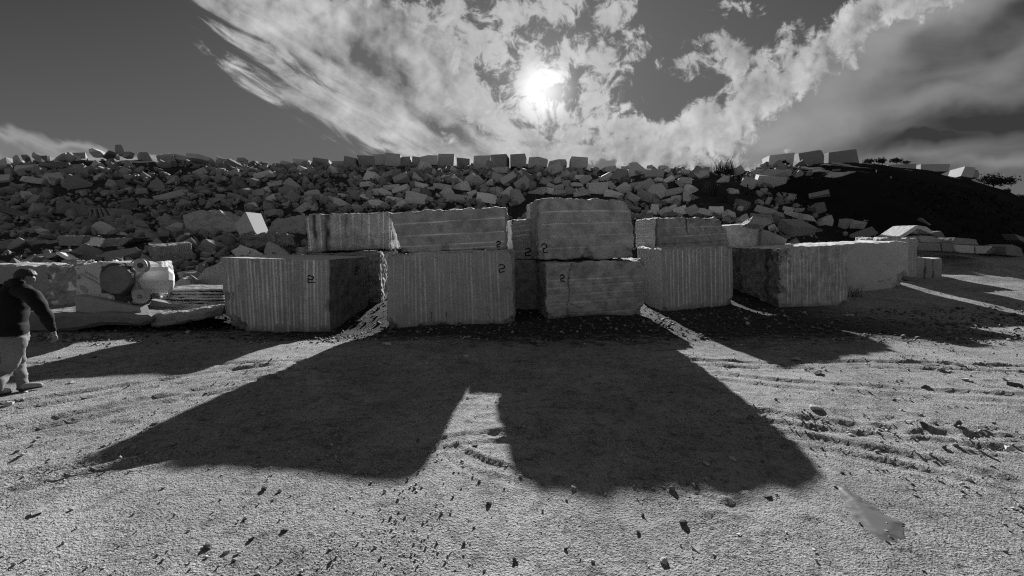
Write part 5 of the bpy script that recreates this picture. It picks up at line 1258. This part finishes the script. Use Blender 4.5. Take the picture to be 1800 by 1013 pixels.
    def K(px, py, dy, ru, rv): q = J(px, py, dy, 0); return q[:3] + [ru, rv]
    def P3(x, y, z, ru, rv): return [x, y, z, ru, rv]
    jo = cloth('jacket', [([K(18, 584, .0, .215, .165), K(18, 577, .0, .220, .170), K(18, 565, .01, .225, .165), K(20, 548, .02, .235, .165), K(23, 530, .03, .25, .165), K(26, 516, .04, .24, .145), K(29, 507, .045, .165, .115), K(34, 500, .055, .075, .075)], lat),
                          ([K(36, 512, -.04, .10, .10), K(54, 519, -.14, .092, .088), K(69, 537, -.20, .078, .074), K(82, 558, -.16, .066, .064), K(87, 570, -.105, .052, .050), K(91.5, 579, -.08, .046, .042), K(93, 582, -.072, .040, .036)], lat),
                          ([K(8, 511, .14, .10, .10), K(-8, 518, .25, .085, .082), K(-22, 545, .27, .068, .066), K(-30, 570, .30, .055, .052), K(-31, 584, .33, .044, .040)], lat)], M_jkt, .010, 11, 3)
    cloth('hood', [([K(8, 508, .05, .05, .03), K(18, 502, -.02, .075, .045), K(30, 500, -.06, .07, .05), K(41, 503, -.05, .04, .04)], (0, 0, 1))], M_jkt, .010, 14, 5, jo)
    cloth('trousers', [([K(18, 572, 0, .17, .13), K(19, 586, 0, .195, .155), K(21, 598, 0, .185, .15), K(22, 608, 0, .13, .12)], lat),
                       ([K(23, 592, -.05, .115, .120), K(24, 612, -.05, .108, .110), K(19, 636, .0, .084, .082), K(8, 655, -.01, .068, .072), P3(foot2[0] + .05, foot2[1] + .03, foot2[2] + .16, .062, .066), P3(foot2[0] + .02, foot2[1] + .02, foot2[2] + .07, .068, .072)], lat),
                       ([K(18, 592, .06, .11, .115), K(25, 616, .14, .096, .098), K(31, 638, .20, .077, .077), K(36, 660, .14, .062, .062), K(41, 676, .09, .060, .060), K(42.5, 683, .07, .066, .066)], lat)], M_trs, .013, 12, 8)
    # shoes
    for (hx, hy, hz, tx, ty) in [(b[26][0], b[26][1], z0, .105, .125), (foot2[0], foot2[1], foot2[2], .105, .12)]:
        sh = [[hx - tx * .25, hy - ty * .25, hz + .05, .042], [hx + tx * .3, hy + ty * .3, hz + .058, .044], [hx + tx * .75, hy + ty * .75, hz + .042, .040], [hx + tx * 1.05, hy + ty * 1.05, hz + .034, .032]]
        so = add('shoe', skin_mesh('shoe', sh, [(0, 1), (1, 2), (2, 3)], M_sole))
        sl = [[hx - tx * .28, hy - ty * .28, hz + .012, (.045, .014)], [hx + tx * .4, hy + ty * .4, hz + .012, (.050, .014)], [hx + tx * 1.1, hy + ty * 1.1, hz + .014, (.040, .014)]]
        add('sole', skin_mesh('sole', sl, [(0, 1), (1, 2)], M_shoe), so)
build_machine()
build_person()

# ---------------------------------------------------------------- loose stones on the yard
ST = """1436 717 34 17 p|440 948 18 13 d|500 932 20 11 d|362 962 28 16 d|397 973 20 10 p|860 884 16 13 d|1202 920 22 17 d|1170 985 30 15 p|1225 967 28 8 p|1240 815 24 12 p|1290 806 22 9 m|233 787 20 9 m|60 903 36 13 p
462 860 20 11 d|491 862 10 12 p|1350 873 20 10 d|1625 745 22 19 d|1685 742 20 19 d|1720 785 15 20 d|1660 785 15 20 d|1775 790 24 12 p|1690 640 26 10 p|1790 676 34 15 d|1768 667 20 9 p|1700 668 20 7 p|1625 678 22 11 d|1440 655 30 10 d
880 700 12 5 d|822 699 11 6 d|735 775 12 6 d|15 710 24 11 p|125 672 18 7 m|835 785 14 6 d|1400 632 30 8 m|1210 850 12 7 d|1220 855 12 6 p|1480 830 12 7 d|1494 832 10 6 d|1541 826 8 7 d|1605 852 10 5 d|1705 843 16 7 p|1692 865 10 8 d|1793 890 20 9 p
1610 870 13 8 m|680 605 30 8 p|1495 553 20 8 p|820 625 16 10 p|800 603 16 6 m|750 640 12 5 m|1560 922 10 8 s|1558 934 12 8 s|1566 945 12 6 s|1560 953 10 5 s|430 915 14 8 d|270 745 14 6 d|165 628 14 5 d|560 808 12 6 d|905 985 18 14 d|815 958 14 9 d|995 965 10 12 d|1340 812 14 8 d
1110 718 11 5 d|1180 690 12 5 d|285 860 10 6 d|235 903 12 7 d|330 935 14 7 p|1065 870 14 8 p|1130 905 12 8 d|1300 940 12 7 p|1225 868 14 7 m|1585 720 12 7 p|1655 650 18 8 m|1525 640 14 6 m"""
STL = """white jagged stone on the lit ground right of the big shadow|dark clod in the middle of the three lower left ones|dark clod right of the two others, lower left|large dark clod, lowest of the lower left ones|pale flat stone beside the large dark clod, lower left|dark clod on the lit ground below the bright wedge|dark clod below the right-hand shadow|pale round stone at the bottom edge, right of middle|flat pale shard below the right-hand shadow|pale stone just inside the lower edge of the right-hand shadow|grey stone inside the right-hand shadow near its lower corner|grey stone inside the left-hand shadow near its tip|pale flat stone near the left edge below the shadow tip
dark stone with a white one beside it, below the left-hand shadow|small white stone beside a dark one, below the left-hand shadow|dark stone left of the puddle, below the shadow corner|dark clod in the wheel track, left of a like one, right side|dark clod in the wheel track, right of a like one, right side|upright dark clod of the lower pair, right side|upright dark clod left in the lower pair, right side|pale stone near the right edge beside the clods|pale flat stone on the lit ground below the last shadow tip|large dark lump of mud at the right edge|pale flat stone just left of the mud lump|thin pale stone left of the mud lump|dark clod above the wheel track, right side|long dark clod beside the top of the big shadow's right edge
small dark stone in the bright wedge, right one|small dark stone in the bright wedge, left one|small dark stone at the left edge of the bright wedge|pale stone by the walker's feet at the left edge|grey stone right of the walker's shoes|small dark stone left of the bright wedge's middle|flat grey stone at the tip of the grooved block's shadow|dark pebble below the right-hand shadow, left of a pale one|pale pebble below the right-hand shadow, right of a dark one|dark pebble at the shadow corner, left of a pair|dark pebble at the shadow corner, right of a pair|small round dark pebble right of the shadow corner|small dark pebble above the puddle's right end|pale pebble on the lit ground, upper right of the puddle|dark pebble far right of the puddle|pale pebble at the right edge level with the puddle
grey pebble above and right of the puddle|flat pale stone at the foot of the tall vertically grooved block|pale oval stone in front of the right grooved block|whitish chip in the shade, in front of the tall grooved block|grey chip in the shade behind the whitish one|tiny grey chip in the left-hand shadow|topmost stone poking out of the puddle|second stone poking out of the puddle|third stone poking out of the puddle|lowest stone poking out of the puddle|dark clod above the lower left three|dark clod left of the big shadow's left edge|dark stone on the lit strip near the walker|small dark stone at the lower edge of the left-hand shadow|dark clod at the bottom edge below the bright wedge|dark clod left of the bottom edge's middle|slim dark clod right of the bottom edge's middle|dark stone under the right corner of the big shadow
small dark stone in the right-hand shadow|dark chip high in the right-hand shadow|dark pebble below the left shadow tip|dark pebble left of the lower left clods|pale pebble among the lower left clods|pale pebble under the lower edge of the right-hand shadow|dark pebble right of a pale one under the right-hand shadow|pale pebble left of the puddle's lower end|grey pebble under the right-hand shadow's lower corner|pale pebble right of the white jagged stone|grey stone in the upper wheel track, right side|grey chip in the upper wheel track, left of a bigger one"""
M_clod = stone('clod with shadow tone', 0.10, 0.4, 3.0, bstr=.8, bdist=.01, rnd=.2); M_stoneP = stone('pale loose stone', 0.42, 0.2, 3.0, bstr=.4, bdist=.006, rnd=.15)  # dark clod tone stands in for small shadows of bumps
def stones():
    rng = random.Random(12)
    items = '|'.join(ST.split('\n')).split('|'); labs = '|'.join(STL.split('\n')).split('|')
    assert len(items) == len(labs), (len(items), len(labs))
    for it, lb in zip(items, labs):
        a = it.split(); px, py, w, h = [float(q) for q in a[:4]]
        g = ground_pt(px, py + h * .35, True); s = g[1] / F
        bm = bmesh.new()
        for i in range(11):
            v = Vector((rng.gauss(0, 1), rng.gauss(0, 1), rng.gauss(0, 1))).normalized() * rng.uniform(.75, 1.05); bm.verts.new((v.x * w * s * .48, v.y * w * s * .38, v.z * max(h * s * .45, .010)))
        bmesh.ops.convex_hull(bm, input=bm.verts); bmesh.ops.delete(bm, geom=[v for v in bm.verts if not v.link_faces], context='VERTS')
        bmesh.ops.bevel(bm, geom=list(bm.edges), offset=w * s * .05, segments=1, affect='EDGES', clamp_overlap=True); bmesh.ops.triangulate(bm, faces=bm.faces)
        bmesh.ops.subdivide_edges(bm, edges=bm.edges, cuts=1, use_grid_fill=True); bmesh.ops.triangulate(bm, faces=bm.faces)
        so_ = rng.uniform(0, 60); ff = 7 / (w * s); co = np.array([v.co[:] for v in bm.verts])
        for kx in range(3):
            dn = fbm(co[:, 0] * ff + so_ + kx * 9, co[:, 1] * ff, co[:, 2] * ff, 3) * w * s * .03
            for v, q in zip(bm.verts, dn): v.co[kx] += q
        bmesh.ops.recalc_face_normals(bm, faces=bm.faces)
        o = bm_obj('loose_stone', bm, {'p': M_stoneP, 'd': M_clod, 'm': M_pebble, 's': M_pebble}[a[4]])
        o.rotation_euler = (rng.uniform(-.2, .2), rng.uniform(-.2, .2), rng.uniform(0, 6))
        o.location = (g[0], g[1] + w * s * .1, g[2] + h * s * .16)
        tag(o, lb, 'stone', 'loose stones and clods on the yard')
stones()

def puddle():
    pts = [(1470, 850), (1490, 861), (1510, 877), (1530, 891), (1555, 904), (1580, 917), (1590, 932), (1587, 948), (1569, 956), (1545, 947), (1520, 930), (1502, 910), (1488, 888), (1474, 866)]
    P = np.array([ground_pt(*p)[:2] for p in pts]); gx, gy = np.meshgrid(np.arange(P[:, 0].min() - .05, P[:, 0].max() + .05, .012), np.arange(P[:, 1].min() - .05, P[:, 1].max() + .05, .012))
    X, Yg = gx.ravel(), gy.ravel(); ins = np.zeros(len(X), bool); dist = np.full(len(X), 9.0)
    for (ax, ay), (bx, by) in zip(P, np.roll(P, -1, 0)):
        cr = ((ay > Yg) != (by > Yg)) & (X < (bx - ax) * (Yg - ay) / (by - ay + 1e-12) + ax); ins ^= cr
        tt = np.clip(((X - ax) * (bx - ax) + (Yg - ay) * (by - ay)) / ((bx - ax) ** 2 + (by - ay) ** 2), 0, 1)
        dist = np.minimum(dist, np.hypot(X - ax - tt * (bx - ax), Yg - ay - tt * (by - ay)))
    sdv = np.where(ins, dist, -dist) - .012 + .02 * fbm(X * 22, Yg * 22, 3.0, 3)
    Z = terrain(X, Yg, True) * .4 + terrain(X, Yg, False) * .6 + np.clip(sdv, -.06, .05) * .16 + .003     # the film of water dips under the ground at its shore
    nxp = gx.shape[1]; idx = np.arange(len(X)).reshape(gx.shape); q = np.stack([idx[:-1, :-1], idx[:-1, 1:], idx[1:, 1:], idx[1:, :-1]], -1).reshape(-1, 4)
    q = q[(sdv[q] > -.03).all(1)]
    used = np.unique(q); remap = np.full(len(X), -1); remap[used] = np.arange(len(used)); V = np.stack([X, Yg, Z], 1)[used]; Fs = remap[q]
    mt, t, b = material('shallow puddle', .5, .4)
    p = t.n.new('ShaderNodeTexCoord').outputs['Object']; nn = t.noise(p, 3.0, 3); n2 = t.noise(p, 22.0, 4, .6)
    t.l.new(t.grey(t.m('MULTIPLY_ADD', nn, .06, .07)), b.inputs['Base Color'])
    o = mesh_obj('puddle_water', V, np.array(Fs), mt, smooth=True); tag(o, kind='structure')
puddle()

# ---------------------------------------------------------------- plants
def leaf_cloud(n, g, spread, leaf, clumps=7):
    """leaf-sized faces gathered in clumps"""
    cc = g.normal(0, 1, (clumps, 3)); cc /= np.linalg.norm(cc, axis=1)[:, None] + 1e-6; cc *= g.uniform(.25, .95, (clumps, 1)); cc[:, 2] = np.abs(cc[:, 2]) * .9 - .2
    k = g.integers(0, clumps, n); P = (cc[k] + g.normal(0, .22, (n, 3))) * np.array(spread)
    a = g.normal(0, 1, (n, 3)); a /= np.linalg.norm(a, axis=1)[:, None]; b = np.cross(a, g.normal(0, 1, (n, 3))); b /= np.linalg.norm(b, axis=1)[:, None]
    s = leaf * g.uniform(.5, 1.4, (n, 1))
    V = np.stack([P - a * s, P + b * s * .4, P + a * s, P - b * s * .4], 1).reshape(-1, 3)
    return V, (np.arange(n)[:, None] * 4 + np.arange(4)[None]), cc * np.array(spread)
def limb(V, Fs, p, q, r0, r1, sides=6):
    p, q = np.array(p, float), np.array(q, float); d = q - p; d /= np.linalg.norm(d) + 1e-9
    u = np.cross(d, [0.3, 0.9, .2]); u /= np.linalg.norm(u); w = np.cross(d, u); o = len(V)
    for c, r in ((p, r0), (q, r1)):
        for k in range(sides): V.append(c + r * (u * cos(2 * pi * k / sides) + w * sin(2 * pi * k / sides)))
    for k in range(sides): Fs.append((o + k, o + (k + 1) % sides, o + sides + (k + 1) % sides, o + sides + k))
def woody(name, label, cat, px, py_base, hpx, wpx, y, seed, n=900, leaf=.10, group=None, trunk=.3):
    g = np.random.default_rng(seed); base = at_depth(px, py_base, y); s = y / F; H, W = hpx * s, wpx * s
    root = empty(name, tuple(base)); tag(root, label, cat, group)
    V, Fc, cc = leaf_cloud(n, g, (W * .5, W * .45, H * .42), leaf, 9)
    V[:, 2] += H * (.5 + trunk * .2)
    mesh_obj('crown', V, Fc, M_leaf, root)
    TV, TF = [], []
    fork = np.array([0, 0, H * trunk]); limb(TV, TF, (0, 0, -.3), fork, H * .035, H * .025)
    for c in cc: limb(TV, TF, fork, c + np.array([0, 0, H * (.5 + trunk * .2)]), H * .016, H * .005, 4)
    mesh_obj('trunk', np.array(TV), np.array(TF), M_twig, root)
def blades(name, label, cat, px, py, hpx, wpx, seed, n=60, y=None, group=None, mat=None, lean=.25):
    g = np.random.default_rng(seed); base = ground_pt(px, py) if y is None else at_depth(px, py, y); s = base[1] / F; H, W = hpx * s, wpx * s
    V, Fs = [], []
    for i in range(n):
        x, yy = g.normal(0, .2) * W, g.normal(0, .2) * W; h = H * g.uniform(.45, 1.05); l = g.normal(0, lean, 2); r = max(.012 * H, .004)
        pts = [np.array([x + l[0] * h * t * t, yy + l[1] * h * t * t, h * t - .03]) for t in (0, .35, .7, 1)]
        for k, (p, q) in enumerate(zip(pts[:-1], pts[1:])): limb(V, Fs, p, q, r * (1 - k * .28), r * (1 - (k + 1) * .28), 3)
        if i % 2 == 0:
            for t in (.5, .65, .8, .92):
                p = np.array([x + l[0] * h * t * t, yy + l[1] * h * t * t, h * t]); limb(V, Fs, p, p + g.normal(0, .06, 3) * H + np.array([0, 0, .07 * H]), r * .9, r * .2, 3)
    o = mesh_obj(name, np.array(V), np.array(Fs), mat or M_leaf); o.location = tuple(base); tag(o, label, cat, group)
def plants():
    woody('small_tree', 'round leafy tree standing alone on the falling right shoulder of the hill', 'tree', 1745, 338, 36, 46, 56, 3, 1500, .16)
    GB_ = 'bushes on the dark hilltop'
    woody('bush', 'airy spreading bush, first from the largest hilltop block', 'bush', 1527, 292, 14, 24, 56, 5, 420, .13, GB_)
    woody('bush', 'upright bush between the airy one and the long low block', 'bush', 1551, 293, 16, 16, 56, 6, 480, .13, GB_)
    woody('bush', 'dense round bush above the long low block', 'bush', 1575, 291, 14, 22, 56, 7, 520, .13, GB_)
    woody('bush', 'small low bush just right of the dense round one', 'bush', 1592, 291, 9, 14, 56, 8, 300, .12, GB_)
    woody('bush', 'small bush on the shoulder below the lone round tree', 'bush', 1768, 346, 16, 15, 56, 9, 300, .12, GB_)
    woody('bush', 'low bush at the right edge of the picture on the hill', 'bush', 1797, 358, 18, 28, 56, 10, 420, .12, GB_)
    woody('bush', 'dark bush in front of the leftmost of the three hilltop blocks', 'bush', 1381, 298, 16, 16, 54, 11, 380, .13, GB_)
    woody('bush', 'broad dark shrub among the tufts at the dip in the crest', 'bush', 1268, 322, 26, 40, 55, 14, 900, .13)
    GG = 'tall dry tufts at the dip in the crest'
    for i, (px, py, h, w, n, lb) in enumerate([(1266, 312, 32, 30, 110, 'tallest tuft of stalks against the sky at the dip in the crest'), (1284, 308, 24, 20, 70, 'tuft of stalks right of the tallest, by the leaning block'),
                                              (1246, 316, 18, 18, 50, 'thin tuft of stalks left of the tallest, beside the cornered block'), (1258, 344, 22, 30, 90, 'tuft of stalks halfway down the dip, under the tallest'),
                                              (1240, 340, 20, 16, 50, 'pale tuft left in the dip below the crest'), (1274, 356, 24, 24, 80, 'dark tuft low in the dip above the overhanging slab')]):
        y = 55 if py < 320 else None
        blades('grass_tuft', lb, 'grass tuft', px, py, h, w, 30 + i, n, y, GG, M_dry if i in (2, 4) else M_leaf, .2)
    blades('weed', 'small spiky weed growing at the left foot of the smooth plain block', 'weed', 1503, 522, 26, 22, 41, 26, None, None, M_leaf, .45)
    blades('weed', 'dry spiky weed at the foot of the tall vertically grooved block', 'weed', 862, 578, 18, 34, 42, 34, None, None, M_twig, .8)
    blades('weed', 'dry grass patch behind the low bright-topped blocks at the right', 'weed', 1700, 468, 7, 70, 43, 220, None, None, M_dry, .5)
    # undergrowth on the dark hill: one mass
    g = np.random.default_rng(77); n = 16000
    y = g.uniform(27, 58, n); x = g.uniform(20, 85, n); k = sstep(fbm(x * .25, y * .25, 2.0, 3), -.2, .5); keep = (g.uniform(0, 1, n) < k) & (x > 22 + 8 * vnoise(y * .3, 2.0, 1.0)) & (y > 27.5) & (y < 40)
    x, y = x[keep], y[keep]; n = len(x); z = terrain(x, y, False)
    P = np.stack([x, y, z + g.uniform(0, .35, n)], 1); a = g.normal(0, 1, (n, 3)); a[:, 2] = np.abs(a[:, 2]) + .4; a /= np.linalg.norm(a, axis=1)[:, None]; b = np.cross(a, g.normal(0, 1, (n, 3))); b /= np.linalg.norm(b, axis=1)[:, None]
    s = g.uniform(.10, .32, (n, 1)); V = np.stack([P, P + a * s * .6 + b * s * .35, P + a * s * 1.5, P + a * s * .6 - b * s * .35], 1).reshape(-1, 3)
    o = mesh_obj('undergrowth', V, np.arange(n)[:, None] * 4 + np.arange(4)[None], plain('dark undergrowth', .022, .9, .05, .4, 2)); tag(o, 'dark scrub covering the hillside on the right', 'scrub', kind='stuff')
plants()
